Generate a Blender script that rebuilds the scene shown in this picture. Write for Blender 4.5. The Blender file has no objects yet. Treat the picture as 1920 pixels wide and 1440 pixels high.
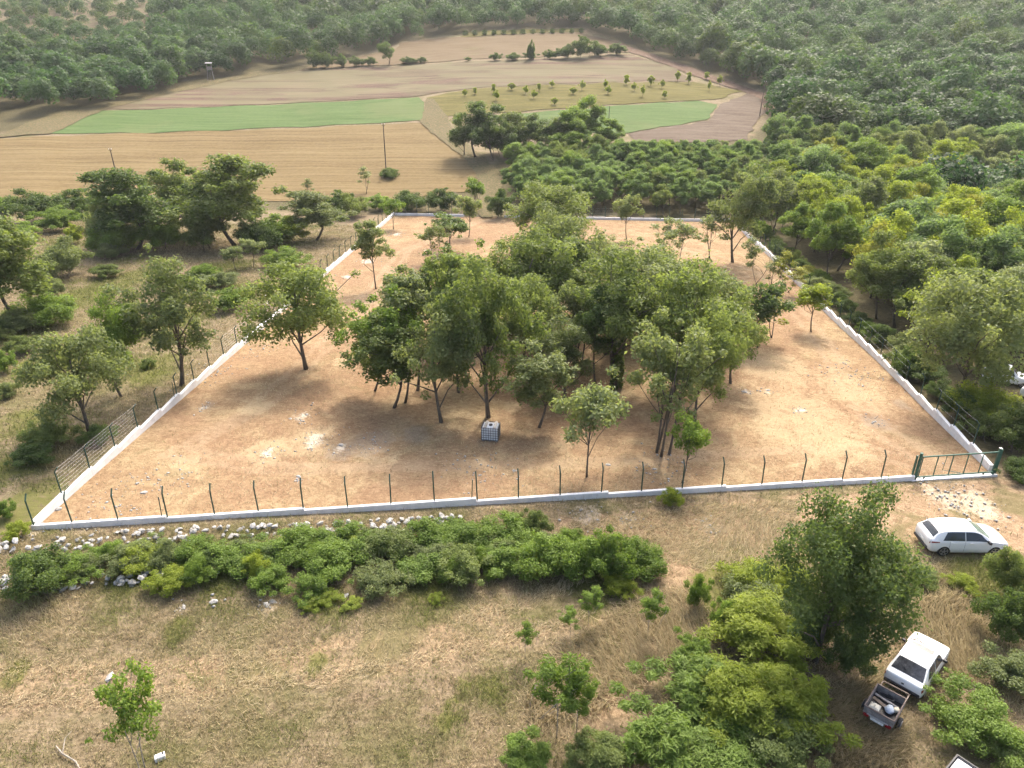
import bpy, bmesh, math, random
import numpy as np
from mathutils import Vector, Matrix
from mathutils.geometry import delaunay_2d_cdt

S = bpy.context.scene
COL = S.collection
R = math.radians
rnd = random.Random(7)
NP = np.random.RandomState(11)

# ------------------------------------------------------------------ camera, sky, sun, exposure
CAM_H, PITCH, FPX = 24.5, 25.3, 1356.0          # metres, degrees below level, focal length in pixels of a 1920 px wide frame
cd = bpy.data.cameras.new('camera'); cam = bpy.data.objects.new('camera', cd); COL.objects.link(cam)
cam.location = (0, 0, CAM_H); cam.rotation_euler = (R(90 - PITCH), 0, 0)
cd.sensor_width = 36.0; cd.lens = 36.0 * FPX / 1920.0; cd.clip_start = 0.5; cd.clip_end = 4000
S.camera = cam
SUN_EL, SUN_AZ = 50.0, 18.0                     # azimuth clockwise from +Y: the sun stands beyond the plot, a little to one side
w = bpy.data.worlds.new('World'); S.world = w; w.use_nodes = True
nt = w.node_tree; sky = nt.nodes.new('ShaderNodeTexSky'); sky.sky_type = 'NISHITA'
sky.sun_disc = False; sky.sun_elevation = R(SUN_EL); sky.sun_rotation = R(SUN_AZ)
sky.air_density = 1.0; sky.dust_density = 8.0; sky.ozone_density = 1.0
bgn = nt.nodes['Background']; nt.links.new(sky.outputs[0], bgn.inputs[0]); bgn.inputs[1].default_value = 0.15
ld = bpy.data.lights.new('sun', 'SUN'); sun = bpy.data.objects.new('sun', ld); COL.objects.link(sun)
ld.energy = 1.2; ld.angle = R(4.0); ld.color = (1.0, 0.95, 0.86)
sdir = Vector((math.sin(R(SUN_AZ)) * math.cos(R(SUN_EL)), math.cos(R(SUN_AZ)) * math.cos(R(SUN_EL)), math.sin(R(SUN_EL))))
sun.rotation_euler = (-sdir).to_track_quat('-Z', 'Y').to_euler(); sun.location = (60, 200, 300)
S.view_settings.view_transform = 'Standard'; S.view_settings.look = 'None'
S.view_settings.exposure = 1.66; S.view_settings.gamma = 1.0; S.view_settings.use_curve_mapping = False
S.render.engine = 'CYCLES'
cy = S.cycles
cy.max_bounces = 5; cy.diffuse_bounces = 4; cy.glossy_bounces = 2; cy.transmission_bounces = 3; cy.transparent_max_bounces = 6
cy.volume_bounces = 0; cy.caustics_reflective = False; cy.caustics_refractive = False
cy.use_denoising = True

# ------------------------------------------------------------------ terrain and the lens
_py = np.array([-40, 20, 36, 128, 140, 160, 178, 200, 240, 270, 345, 450, 500, 600, 1000.])
_pz = np.array([0.6, 0, 0, -3.25, -2.6, -.5, 1.6, 4.2, 9.4, 12.9, 24.5, 45.7, 52.5, 55, 57.])
_ty = np.arange(-40, 1000, 1.0); _tz = np.interp(_ty, _py, _pz)
_k = np.exp(-.5 * (np.arange(-12, 13) / 4.5) ** 2); _k /= _k.sum()
_tz = np.convolve(np.pad(_tz, 12, mode='edge'), _k, mode='valid')

def sm(a, b, x):
    t = np.clip((np.asarray(x, float) - a) / (b - a), 0, 1); return t * t * (3 - 2 * t)

def ter(x, y):
    x = np.asarray(x, float); y = np.asarray(y, float)
    z = np.interp(y, _ty, _tz) - 0.012 * x * (1 - sm(128, 160, y))
    und = .10 * np.sin(x * .31 + y * .17) + .08 * np.sin(x * .13 - y * .29 + 1.3)
    out = np.clip(sm(30, 36, np.abs(x + 1)) + 1 - sm(30, 36, y) + sm(125, 140, y), 0, 1)
    hill = sm(150, 260, y) * (0.9 * np.sin(x * .035 + 1.0) + 0.7 * np.sin(x * .021 - y * .018)) * 1.6
    return z + und * out + hill

_c, _s = math.cos(R(PITCH)), math.sin(R(PITCH))

def at(px, py, dz=0.0):
    """ground point seen at a pixel of the 1920x1440 photograph"""
    a = (px - 960) / FPX; b = (720 - py) / FPX
    d = np.array([a, _c + b * _s, -_s + b * _c]); d = d / np.linalg.norm(d)
    t = np.arange(15, 900, .5); P = d[None] * t[:, None]; P[:, 2] += CAM_H
    h = P[:, 2] - ter(P[:, 0], P[:, 1]) - dz
    i = int(np.argmax(h < 0)) if (h < 0).any() else len(t) - 1
    i = max(i, 1); f = h[i - 1] / (h[i - 1] - h[i] + 1e-9); p = P[i - 1] + (P[i] - P[i - 1]) * np.clip(f, 0, 1)
    return Vector((p[0], p[1], float(ter(p[0], p[1])) + dz))

def proj(x, y, z):
    x = np.asarray(x, float); y = np.asarray(y, float); z = np.asarray(z, float) - CAM_H
    d = y * _c - z * _s; v = y * _s + z * _c
    return 960 + FPX * x / d, 720 - FPX * v / d, d

def height_to(P, py):
    q = (720 - py) / FPX
    return CAM_H + P.y * (q * _c - _s) / (_c + q * _s) - P.z

def depth(P): return P.y * _c - (P.z - CAM_H) * _s

# ------------------------------------------------------------------ helpers: objects and meshes
def tag(o, label=None, cat=None, group=None, kind=None):
    if label: o['label'] = label
    if cat: o['category'] = cat
    if group: o['group'] = group
    if kind: o['kind'] = kind
    return o

def link(o, parent=None):
    COL.objects.link(o)
    if parent is not None: o.parent = parent
    return o

def empty(name, loc, rz=0.0):
    o = bpy.data.objects.new(name, None); o.location = loc; o.rotation_euler = (0, 0, rz); o.empty_display_size = .2
    return link(o)

def obj(name, me, parent=None, mat=None):
    if mat is not None and not me.materials: me.materials.append(mat)
    return link(bpy.data.objects.new(name, me), parent)

def mesh_np(name, V, F, mat=None, tint=None, smooth=False):
    """V (n,3), F (m,k) of one polygon size"""
    V = np.ascontiguousarray(V, dtype=np.float32).reshape(-1, 3); F = np.ascontiguousarray(F, dtype=np.int32); m, k = F.shape
    me = bpy.data.meshes.new(name)
    me.vertices.add(len(V)); me.vertices.foreach_set('co', V.ravel())
    me.loops.add(m * k); me.loops.foreach_set('vertex_index', F.ravel())
    me.polygons.add(m); me.polygons.foreach_set('loop_start', np.arange(0, m * k, k, dtype=np.int32))
    if smooth: me.polygons.foreach_set('use_smooth', np.ones(m, bool))
    me.update(calc_edges=True)
    for an, tv in ({'tint': tint} if not isinstance(tint, dict) else tint).items():
        if tv is not None:
            a = me.attributes.new(an, 'FLOAT', 'POINT'); a.data.foreach_set('value', np.ascontiguousarray(tv, dtype=np.float32))
    if mat is not None: me.materials.append(mat)
    return me

class MB:
    def __init__(s): s.v, s.f = [], []
    def add(s, v, f):
        n = len(s.v); s.v += [tuple(p) for p in v]; s.f += [tuple(i + n for i in q) for q in f]; return s
    def box(s, c, d, M=None, ch=0.0):
        x, y, z = d[0] / 2, d[1] / 2, d[2] / 2
        if ch <= 0:
            v = [(sx * x, sy * y, sz * z) for sz in (-1, 1) for sx, sy in ((-1, -1), (1, -1), (1, 1), (-1, 1))]
            f = [(3, 2, 1, 0), (4, 5, 6, 7), (0, 1, 5, 4), (1, 2, 6, 5), (2, 3, 7, 6), (3, 0, 4, 7)]
        else:
            v = [(sx * x, sy * y, sz) for sz in (-z, z - ch) for sx, sy in ((-1, -1), (1, -1), (1, 1), (-1, 1))]
            v += [(sx * (x - ch), sy * (y - ch), z) for sx, sy in ((-1, -1), (1, -1), (1, 1), (-1, 1))]
            f = [(3, 2, 1, 0)] + [(a + i, a + (i + 1) % 4, a + 4 + (i + 1) % 4, a + 4 + i) for a in (0, 4) for i in range(4)] + [(8, 9, 10, 11)]
        if M is not None: v = [tuple(M @ Vector(p)) for p in v]
        return s.add([(p[0] + c[0], p[1] + c[1], p[2] + c[2]) for p in v], f)
    def tube(s, pts, rad, n=6, cap=True):
        pts = [Vector(p) for p in pts]; rad = rad if hasattr(rad, '__len__') else [rad] * len(pts)
        v, f = [], []; ref = None
        for i, p in enumerate(pts):
            t = (pts[min(i + 1, len(pts) - 1)] - pts[max(i - 1, 0)]).normalized()
            if ref is None: ref = Vector((1, 0, 0)) if abs(t.x) < .8 else Vector((0, 1, 0))
            a = (ref - t * ref.dot(t)).normalized(); b = t.cross(a); ref = a
            v += [p + (a * math.cos(2 * math.pi * j / n) + b * math.sin(2 * math.pi * j / n)) * rad[i] for j in range(n)]
        for i in range(len(pts) - 1):
            f += [(i * n + j, i * n + (j + 1) % n, (i + 1) * n + (j + 1) % n, (i + 1) * n + j) for j in range(n)]
        if cap: f += [tuple(range(n - 1, -1, -1)), tuple(range((len(pts) - 1) * n, len(pts) * n))]
        return s.add(v, f)
    def mesh(s, name, mat=None, smooth=False):
        me = bpy.data.meshes.new(name); me.from_pydata(s.v, [], s.f); me.update()
        if smooth: me.polygons.foreach_set('use_smooth', [True] * len(me.polygons))
        if mat is not None: me.materials.append(mat)
        return me
    def build(s, name, mat, parent=None, smooth=False): return obj(name, s.mesh(name, mat, smooth), parent)

def copy_tree(o, parent=None):
    kids = list(o.children)
    c = o.copy(); link(c); c.parent = parent
    for k in kids: copy_tree(k, c)
    return c

# ------------------------------------------------------------------ materials
class NT:
    def __init__(s, name):
        s.m = bpy.data.materials.new(name); s.m.use_nodes = True; s.t = s.m.node_tree; s.t.nodes.clear()
        s.out = s.n('ShaderNodeOutputMaterial')
    def n(s, ty, **kw):
        x = s.t.nodes.new(ty)
        for k, v in kw.items(): setattr(x, k, v)
        return x
    def l(s, a, b): s.t.links.new(a, b)
    def set(s, sock, v):
        if hasattr(v, 'is_linked') or isinstance(v, bpy.types.NodeSocket): s.l(v, sock)
        else: sock.default_value = v if not isinstance(v, tuple) or len(v) != 3 or sock.type != 'RGBA' else (*v, 1)
    def coord(s, scale=(1, 1, 1), rot=0.0, kind='Object'):
        c = s.n('ShaderNodeTexCoord'); m = s.n('ShaderNodeMapping'); m.inputs['Scale'].default_value = scale; m.inputs['Rotation'].default_value = (0, 0, rot)
        s.l(c.outputs[kind], m.inputs['Vector']); return m.outputs[0]
    def noise(s, sc, det=4.0, rough=.6, vec=None, dist=0.0):
        x = s.n('ShaderNodeTexNoise'); x.inputs['Scale'].default_value = sc; x.inputs['Detail'].default_value = det
        x.inputs['Roughness'].default_value = rough; x.inputs['Distortion'].default_value = dist
        s.l(vec if vec is not None else s.coord(), x.inputs['Vector']); return x.outputs['Fac']
    def attr(s, name):
        a = s.n('ShaderNodeAttribute'); a.attribute_name = name; return a.outputs['Fac']
    def math(s, op, a, b=0.0, clamp=False):
        x = s.n('ShaderNodeMath', operation=op, use_clamp=clamp); s.set(x.inputs[0], a); s.set(x.inputs[1], b); return x.outputs[0]
    def rng(s, v, a, b, c=0.0, d=1.0):
        x = s.n('ShaderNodeMapRange'); x.interpolation_type = 'SMOOTHSTEP'
        s.set(x.inputs[0], v)
        for i, q in enumerate((a, b, c, d)): x.inputs[i + 1].default_value = q
        return x.outputs[0]
    def mix(s, f, a, b, mode='MIX'):
        x = s.n('ShaderNodeMix', data_type='RGBA', blend_type=mode); s.set(x.inputs[0], f); s.set(x.inputs[6], a); s.set(x.inputs[7], b); return x.outputs[2]
    def ramp(s, v, stops):
        x = s.n('ShaderNodeValToRGB'); e = x.color_ramp.elements
        e[0].position, e[0].color = stops[0][0], (*stops[0][1], 1); e[1].position, e[1].color = stops[-1][0], (*stops[-1][1], 1)
        for p, c in stops[1:-1]: q = e.new(p); q.color = (*c, 1)
        s.l(v, x.inputs[0]); return x.outputs[0]
    def bump(s, h, d=.1, st=1.0):
        x = s.n('ShaderNodeBump'); x.inputs['Distance'].default_value = d; x.inputs['Strength'].default_value = st; s.l(h, x.inputs['Height']); return x.outputs[0]
    def pbr(s, col, rough=.8, metal=0.0, normal=None, spec=.3, coat=0.0):
        p = s.n('ShaderNodeBsdfPrincipled'); s.set(p.inputs['Base Color'], col); s.set(p.inputs['Roughness'], rough); s.set(p.inputs['Metallic'], metal)
        p.inputs['Specular IOR Level'].default_value = spec; p.inputs['Coat Weight'].default_value = coat; p.inputs['Coat Roughness'].default_value = .06
        if normal is not None: s.l(normal, p.inputs['Normal'])
        s.l(p.outputs[0], s.out.inputs['Surface']); return s.m

def flat(name, col, rough=.6, metal=0.0, var=.18, sc=6.0, spec=.4, coat=0.0):
    t = NT(name); n = t.noise(sc, 5, .65)
    c = t.mix(t.rng(n, .3, .7), tuple(x * (1 - var) for x in col), tuple(min(1, x * (1 + var)) for x in col))
    return t.pbr(c, rough, metal, t.bump(t.noise(sc * 5, 3), .003, .4), spec, coat)

def leafmat(name, dark, light, trans=.46, hue=.5):
    t = NT(name); oi = t.n('ShaderNodeObjectInfo')
    v = t.math('ADD', t.math('MULTIPLY', t.attr('tint'), .72), t.math('MULTIPLY', oi.outputs['Random'], .30))
    v = t.math('ADD', v, t.math('MULTIPLY', t.math('SUBTRACT', t.noise(.55, 2, .5, t.n('ShaderNodeNewGeometry').outputs['Position']), .5), .5), True)
    mid = tuple(a * .55 + b * .45 for a, b in zip(dark, light))
    c = t.ramp(v, [(0.05, dark), (.5, mid), (.97, light)])
    if name.startswith('forest'):
        h = t.attr('hue'); c = t.mix(t.rng(h, .55, 1, 0, .75), c, (1.35, 1.08, .55), 'MULTIPLY'); c = t.mix(t.rng(h, .45, 0, 0, .7), c, (.80, 1.0, .92), 'MULTIPLY')
    p = t.n('ShaderNodeBsdfPrincipled'); t.l(c, p.inputs['Base Color']); p.inputs['Roughness'].default_value = .55; p.inputs['Specular IOR Level'].default_value = .25
    tr = t.n('ShaderNodeBsdfTranslucent'); t.l(t.mix(.75, c, (1.25, 1.25, .55), 'MULTIPLY'), tr.inputs['Color'])
    mx = t.n('ShaderNodeMixShader'); mx.inputs[0].default_value = trans + .06
    t.l(p.outputs[0], mx.inputs[1]); t.l(tr.outputs[0], mx.inputs[2]); t.l(mx.outputs[0], t.out.inputs['Surface'])
    return t.m

M = {}
M['oak'] = leafmat('oak_leaves', (.088, .128, .034), (.245, .300, .098))
M['greyoak'] = leafmat('grey_oak_leaves', (.100, .136, .050), (.265, .308, .132))
M['deep'] = leafmat('deep_green_leaves', (.058, .094, .028), (.158, .218, .072))
M['dark'] = leafmat('dark_leaves', (.056, .094, .028), (.152, .218, .064))
M['bright'] = leafmat('bright_leaves', (.096, .158, .028), (.225, .320, .066))
M['lime'] = leafmat('lime_leaves', (.150, .205, .028), (.340, .400, .068), .52)
M['yellow'] = leafmat('yellowing_leaves', (.150, .178, .034), (.36, .365, .062))
M['locust'] = leafmat('locust_leaves', (.094, .156, .056), (.225, .318, .122), .52)
M['pale'] = leafmat('pale_leaves', (.140, .178, .078), (.300, .345, .165))
M['forest'] = leafmat('forest_leaves', (.019, .050, .017), (.090, .154, .054))

t = NT('bark'); v = t.coord((6, 6, 1.2)); n = t.noise(2.2, 5, .7, v)
M['bark'] = t.pbr(t.ramp(n, [(.3, (.055, .045, .036)), (.55, (.13, .108, .085)), (.8, (.21, .185, .155))]), .9, 0, t.bump(n, .03, .9), .1)
M['palebark'] = flat('pale_bark', (.27, .24, .20), .9, 0, .35, 5, .1)
t = NT('concrete'); n = t.noise(1.3, 6, .7); n2 = t.noise(14, 4, .7); v = t.coord((3, 3, .4)); st = t.noise(2.0, 4, .7, v)
c = t.ramp(n, [(.3, (.58, .57, .56)), (.55, (.71, .705, .695)), (.75, (.79, .785, .775))])
c = t.mix(t.rng(st, .58, .74, 0, .45), c, (.33, .29, .25)); c = t.mix(t.rng(n2, .62, .75, 0, .4), c, (.40, .38, .35))
M['concrete'] = t.pbr(c, .85, 0, t.bump(n2, .012, .6), .2)
M['greenpaint'] = flat('dark_green_paint', (.018, .060, .040), .45, 0, .2, 8, .45)
M['gatepaint'] = flat('gate_green_paint', (.030, .105, .075), .42, 0, .2, 6, .5)
M['wire'] = flat('galvanised_wire', (.62, .62, .62), .35, .6, .1, 10)
t = NT('limestone'); n = t.noise(3.5, 6, .7); oi = t.n('ShaderNodeObjectInfo')
c = t.ramp(n, [(.28, (0.192, 0.185, 0.172)), (.5, (0.370, 0.363, 0.343)), (.72, (0.518, 0.511, 0.489))]); c = t.mix(t.rng(oi.outputs['Random'], 0, 1, 0, .5), c, (0.266, 0.252, 0.226))
M['stone'] = t.pbr(c, .9, 0, t.bump(t.noise(11, 5, .7), .03, .8), .2)
# ------------------------------------------------------------------ the setting: ground, fields, track, air
def inpoly(px, py, poly):
    px = np.asarray(px, float); py = np.asarray(py, float); r = np.zeros(px.shape, bool); n = len(poly)
    for i in range(n):
        x1, y1 = poly[i]; x2, y2 = poly[(i + 1) % n]
        if y1 == y2: continue
        r ^= ((y1 > py) != (y2 > py)) & (px < (x2 - x1) * (py - y1) / (y2 - y1) + x1)
    return r

def seg_dist(x, y, pts):
    d = np.full(np.shape(x), 1e9)
    for (x1, y1), (x2, y2) in zip(pts[:-1], pts[1:]):
        L = (x2 - x1) ** 2 + (y2 - y1) ** 2 + 1e-9; u = np.clip(((x - x1) * (x2 - x1) + (y - y1) * (y2 - y1)) / L, 0, 1)
        d = np.minimum(d, np.hypot(x - x1 - u * (x2 - x1), y - y1 - u * (y2 - y1)))
    return d

W2 = lambda pts: [(p.x, p.y) for p in (at(*q) for q in pts)]
FL, FR, BL, BR = at(62, 992), at(1864, 892), at(738, 404), at(1376, 415)
PLOT = [(p.x, p.y) for p in (FL, FR, BR, BL)]

FIELDS_PX = {   # outlines as seen in the photograph, laid on the ground by at()
    'stubble_field': [(-90, 262), (100, 256), (400, 246), (770, 231), (795, 231), (835, 262), (875, 292), (900, 318), (892, 360), (700, 376), (300, 380), (-90, 380)],
    'green_crop_field': [(95, 251), (190, 208), (420, 200), (620, 192), (785, 183), (800, 205), (806, 226), (500, 240), (250, 250)],
    'fallow_field': [(192, 206), (300, 178), (430, 150), (566, 131), (800, 121), (1000, 112), (1185, 103), (1265, 128), (1300, 152), (1080, 158), (870, 168), (790, 180), (500, 196)],
    'orchard_plot': [(800, 184), (876, 169), (1080, 160), (1300, 154), (1395, 172), (1340, 187), (1100, 202), (920, 213), (835, 219)],
    'green_crop_field.001': [(915, 218), (1100, 205), (1310, 190), (1345, 197), (1325, 225), (1180, 250), (1140, 252), (1000, 240)],
    'bare_soil_field': [(1178, 252), (1328, 227), (1350, 196), (1400, 176), (1440, 182), (1442, 205), (1420, 225), (1402, 262), (1300, 268), (1190, 268)],
    'stubble_field.001': [(572, 129), (800, 118), (1010, 108), (1184, 99), (1172, 82), (1085, 63), (960, 67), (800, 74), (752, 80), (742, 94), (690, 104), (600, 118)],
    'vineyard_plot': [(862, 70), (960, 65), (1086, 61), (1092, 54), (980, 56), (880, 61)],
}
ROAD_PX = [(1186, 101), (1150, 78), (1190, 92), (1260, 116), (1330, 140), (1400, 165), (1445, 180), (1446, 210), (1428, 206), (1424, 186), (1380, 168), (1290, 140), (1250, 122)]
LEFT_TRACK_PX = [(-90, 285), (20, 246), (95, 216), (190, 198), (300, 172), (392, 153), (470, 136), (580, 124), (566, 132), (430, 152), (300, 180), (190, 209), (95, 252), (-90, 264)]
PATH_PX = [(788, 231), (800, 186), (812, 186), (840, 222), (850, 250), (900, 290), (944, 330), (942, 350), (928, 368), (922, 410), (903, 410), (896, 372), (900, 345), (884, 316), (862, 290), (824, 262)]

FIELDS = {k: W2(v) for k, v in FIELDS_PX.items()}
OPEN = list(FIELDS.values()) + [W2(ROAD_PX), W2(LEFT_TRACK_PX), W2(PATH_PX)]

# the land itself
ys = np.concatenate([np.arange(6, 62, .5), np.arange(62, 130, 1.0), np.arange(130, 480, 2.6), np.arange(480, 1001, 10)])
us = np.linspace(-1, 1, 270)
YY, UU = np.meshgrid(ys, us, indexing='ij'); XX = UU * (48 + .80 * YY)
ZZ = ter(XX, YY)
HULL_PX = [(-90, 385), (-90, 262), (20, 246), (190, 200), (392, 153), (580, 122), (690, 100), (752, 78), (870, 64), (1090, 50), (1190, 92), (1330, 140), (1446, 178), (1446, 215), (1402, 262), (1180, 268), (1000, 262), (900, 330)]
jn = .5 + .5 * np.sin(XX * .9 + 2 * np.sin(YY * .7)) * np.sin(YY * 1.1 + 1.5 * np.sin(XX * .5))
GPX, GPY, _ = proj(XX, YY, ZZ)
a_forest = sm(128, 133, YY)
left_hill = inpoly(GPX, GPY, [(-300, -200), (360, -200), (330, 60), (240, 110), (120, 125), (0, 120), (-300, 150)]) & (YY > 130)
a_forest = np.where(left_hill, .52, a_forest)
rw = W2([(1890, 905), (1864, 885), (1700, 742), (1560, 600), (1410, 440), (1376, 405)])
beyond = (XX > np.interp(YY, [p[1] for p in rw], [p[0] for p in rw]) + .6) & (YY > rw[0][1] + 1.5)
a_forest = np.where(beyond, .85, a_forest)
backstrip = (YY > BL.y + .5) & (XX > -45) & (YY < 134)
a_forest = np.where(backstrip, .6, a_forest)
straw_px = [(1010, 975), (1290, 945), (1700, 905), (1930, 900), (2100, 1010), (1900, 1045), (1500, 1045), (1330, 1075), (1250, 1060), (1240, 1010), (1040, 1000)]
a_straw = inpoly(GPX, GPY, straw_px).astype(float)
for pl, wd in (([(-200, 1270), (60, 1262), (300, 1250), (560, 1225), (800, 1180), (960, 1140), (1100, 1080), (1260, 1030)], .6),
               ([(-200, 1330), (60, 1322), (330, 1300), (600, 1270), (840, 1228), (960, 1195), (1150, 1150)], .55),
               ([(1130, 1330), (1180, 1230), (1240, 1140), (1290, 1090)], 1.5), ([(1740, 1150), (1780, 1190), (1800, 1260)], 1.2), ([(1690, 1440), (1640, 1390)], .8)):
    a_straw = np.maximum(a_straw, .85 * (1 - sm(wd * .4, wd * 1.5, seg_dist(XX, YY, W2(pl)))))
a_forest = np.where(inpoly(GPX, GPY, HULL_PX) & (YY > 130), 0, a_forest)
for _ in range(3):   # soften the outline
    a_straw[1:-1, 1:-1] = (a_straw[1:-1, 1:-1] * 2 + a_straw[:-2, 1:-1] + a_straw[2:, 1:-1] + a_straw[1:-1, :-2] + a_straw[1:-1, 2:]) / 6
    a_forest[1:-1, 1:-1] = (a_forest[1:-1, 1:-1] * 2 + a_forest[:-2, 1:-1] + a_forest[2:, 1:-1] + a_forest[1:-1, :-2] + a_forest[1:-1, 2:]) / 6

def blobs(x, y, lst):
    m = np.zeros(np.shape(x))
    for px, py, r in lst:
        p = at(px, py); d = np.hypot((x - p.x), (y - p.y) * .62)
        m = np.maximum(m, 1 - sm(r * .25, r, d))
    return m
GREEN_PX = [(1400, 1085, 3.2), (1480, 1060, 2.0), (1330, 1120, 1.8), (1830, 1090, 2.0), (60, 940, 3.0), (10, 880, 3), (40, 790, 2.5), (620, 1140, 1.4), (460, 800, 1), (330, 1180, 1.0), (820, 1120, .9),
            (200, 700, 2), (870, 1285, .7), (30, 1260, .9), (590, 1250, .8), (1850, 1080, 1.6), (300, 640, 2), (1110, 1140, 1), (130, 960, 2), (430, 1050, 3), (800, 1060, 3), (1100, 1075, 2.5), (250, 1060, 2.5), (920, 1290, 1.0), (840, 1340, .8), (1700, 1120, 1.2)]
PALE_PX = [(1825, 945, 2.0), (1770, 935, 1.6), (1100, 965, 1.2), (1180, 975, .8), (1330, 990, .8), (500, 1136, .55), (345, 1140, .4), (400, 1128, .3), (60, 1000, .6)]
GREEN_PX += [(150, 560, 6), (250, 520, 5), (330, 600, 4), (100, 680, 5), (420, 500, 4), (40, 620, 4), (500, 560, 3), (280, 690, 4)]
a_green = blobs(XX, YY, GREEN_PX); a_pale = blobs(XX, YY, PALE_PX)
nr, nc = XX.shape
idx = np.arange(nr * nc).reshape(nr, nc)
F = np.stack([idx[:-1, :-1], idx[:-1, 1:], idx[1:, 1:], idx[1:, :-1]], -1).reshape(-1, 4)

t = NT('meadow_ground')
big, med, fine, grit = t.noise(.09, 5, .65, None, .6), t.noise(.5, 6, .7, None, .6), t.noise(3.0, 6, .75, None, .8), t.noise(13, 4, .8, None, .8)
streak = t.noise(1.0, 6, .75, t.coord((.35, 3.2, 1), .22), .6)
c = t.ramp(t.math('ADD', t.math('MULTIPLY', fine, .5), t.math('MULTIPLY', streak, .5)), [(.34, (0.061, 0.047, 0.028)), (.45, (0.134, 0.104, 0.062)), (.55, (0.212, 0.167, 0.105)), (.70, (0.320, 0.260, 0.173))])
c = t.mix(t.rng(med, .46, .66, 0, .65), c, t.mix(fine, (0.052, 0.054, 0.020), (0.142, 0.132, 0.058)))
c = t.mix(t.rng(big, .47, .62, 0, .5), c, t.mix(streak, (0.130, 0.093, 0.058), (0.268, 0.198, 0.136)))
s2 = t.ramp(t.math('ADD', t.math('MULTIPLY', fine, .5), t.math('MULTIPLY', grit, .5)), [(.36, (0.096, 0.060, 0.035)), (.46, (0.216, 0.144, 0.086)), (.55, (0.304, 0.220, 0.136)), (.68, (0.400, 0.312, 0.203))])
c = t.mix(t.rng(t.math('ADD', t.attr('straw'), t.math('MULTIPLY', t.math('SUBTRACT', t.math('ADD', fine, med), 1.0), 1.4)), .25, .9), c, s2)
c = t.mix(t.rng(t.noise(.16, 6, .7, None, 1.0), .47, .61, 0, .65), c, t.mix(streak, (.050, .053, .018), (.150, .140, .058)))
gcol = t.mix(fine, (0.048, 0.064, 0.012), (0.136, 0.140, 0.031))
c = t.mix(t.rng(t.math('ADD', t.attr('green'), t.math('MULTIPLY', t.math('SUBTRACT', t.math('ADD', fine, med), 1.0), 2.2)), .35, 1.0, 0, .75), c, gcol)
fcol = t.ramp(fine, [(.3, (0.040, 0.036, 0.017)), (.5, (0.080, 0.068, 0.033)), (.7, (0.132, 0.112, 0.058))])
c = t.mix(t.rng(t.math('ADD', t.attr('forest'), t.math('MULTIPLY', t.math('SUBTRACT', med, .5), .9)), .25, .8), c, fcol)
c = t.mix(t.rng(t.math('ADD', t.attr('pale'), t.math('MULTIPLY', t.math('SUBTRACT', t.math('ADD', fine, med), 1.0), 2.0)), .35, 1.0, 0, .8), c, t.mix(grit, (0.336, 0.264, 0.179), (0.528, 0.456, 0.351)))
M['ground'] = t.pbr(c, .95, 0, t.bump(t.math('ADD', grit, t.math('MULTIPLY', fine, 1.3)), .05, .7), .1)
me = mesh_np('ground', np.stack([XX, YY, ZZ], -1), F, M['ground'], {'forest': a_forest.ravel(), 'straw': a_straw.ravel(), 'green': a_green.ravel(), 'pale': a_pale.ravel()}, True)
tag(obj('ground', me), kind='structure')

def sheet(name, poly, step, dz, mat, jit=.25, attrs=None):
    """a sheet of land cover laid on the terrain inside an outline"""
    rs = np.random.RandomState(abs(hash(name)) % 999 if False else len(name) * 37 + int(step * 10))
    B = []
    for (x1, y1), (x2, y2) in zip(poly, poly[1:] + poly[:1]):
        n = max(1, int(math.hypot(x2 - x1, y2 - y1) / step))
        for i in range(n):
            j = rs.uniform(-jit, jit, 2) if i else (0, 0)
            B.append((x1 + (x2 - x1) * i / n + j[0], y1 + (y2 - y1) * i / n + j[1]))
    xs, yy = [p[0] for p in B], [p[1] for p in B]
    gx, gy = np.meshgrid(np.arange(min(xs), max(xs), step), np.arange(min(yy), max(yy), step))
    gx, gy = gx.ravel(), gy.ravel(); k = inpoly(gx, gy, B) & (seg_dist(gx, gy, B + B[:1]) > step * .45); gx, gy = gx[k], gy[k]
    vs = [Vector(p) for p in B] + [Vector(p) for p in zip(gx, gy)]
    V, _, Fc, *_r = delaunay_2d_cdt(vs, [(i, (i + 1) % len(B)) for i in range(len(B))], [], 1, 1e-4)
    V = np.array([(v.x, v.y) for v in V]); z = ter(V[:, 0], V[:, 1]) + dz
    Fc = np.array([f if (V[f[1]][0] - V[f[0]][0]) * (V[f[2]][1] - V[f[0]][1]) - (V[f[2]][0] - V[f[0]][0]) * (V[f[1]][1] - V[f[0]][1]) > 0 else f[::-1] for f in Fc])
    me = mesh_np(name.split('.')[0], np.column_stack([V, z]), Fc, mat, {k: f(V[:, 0], V[:, 1]) for k, f in (attrs or {}).items()}, True)
    return tag(obj(name, me), kind='structure')

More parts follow.
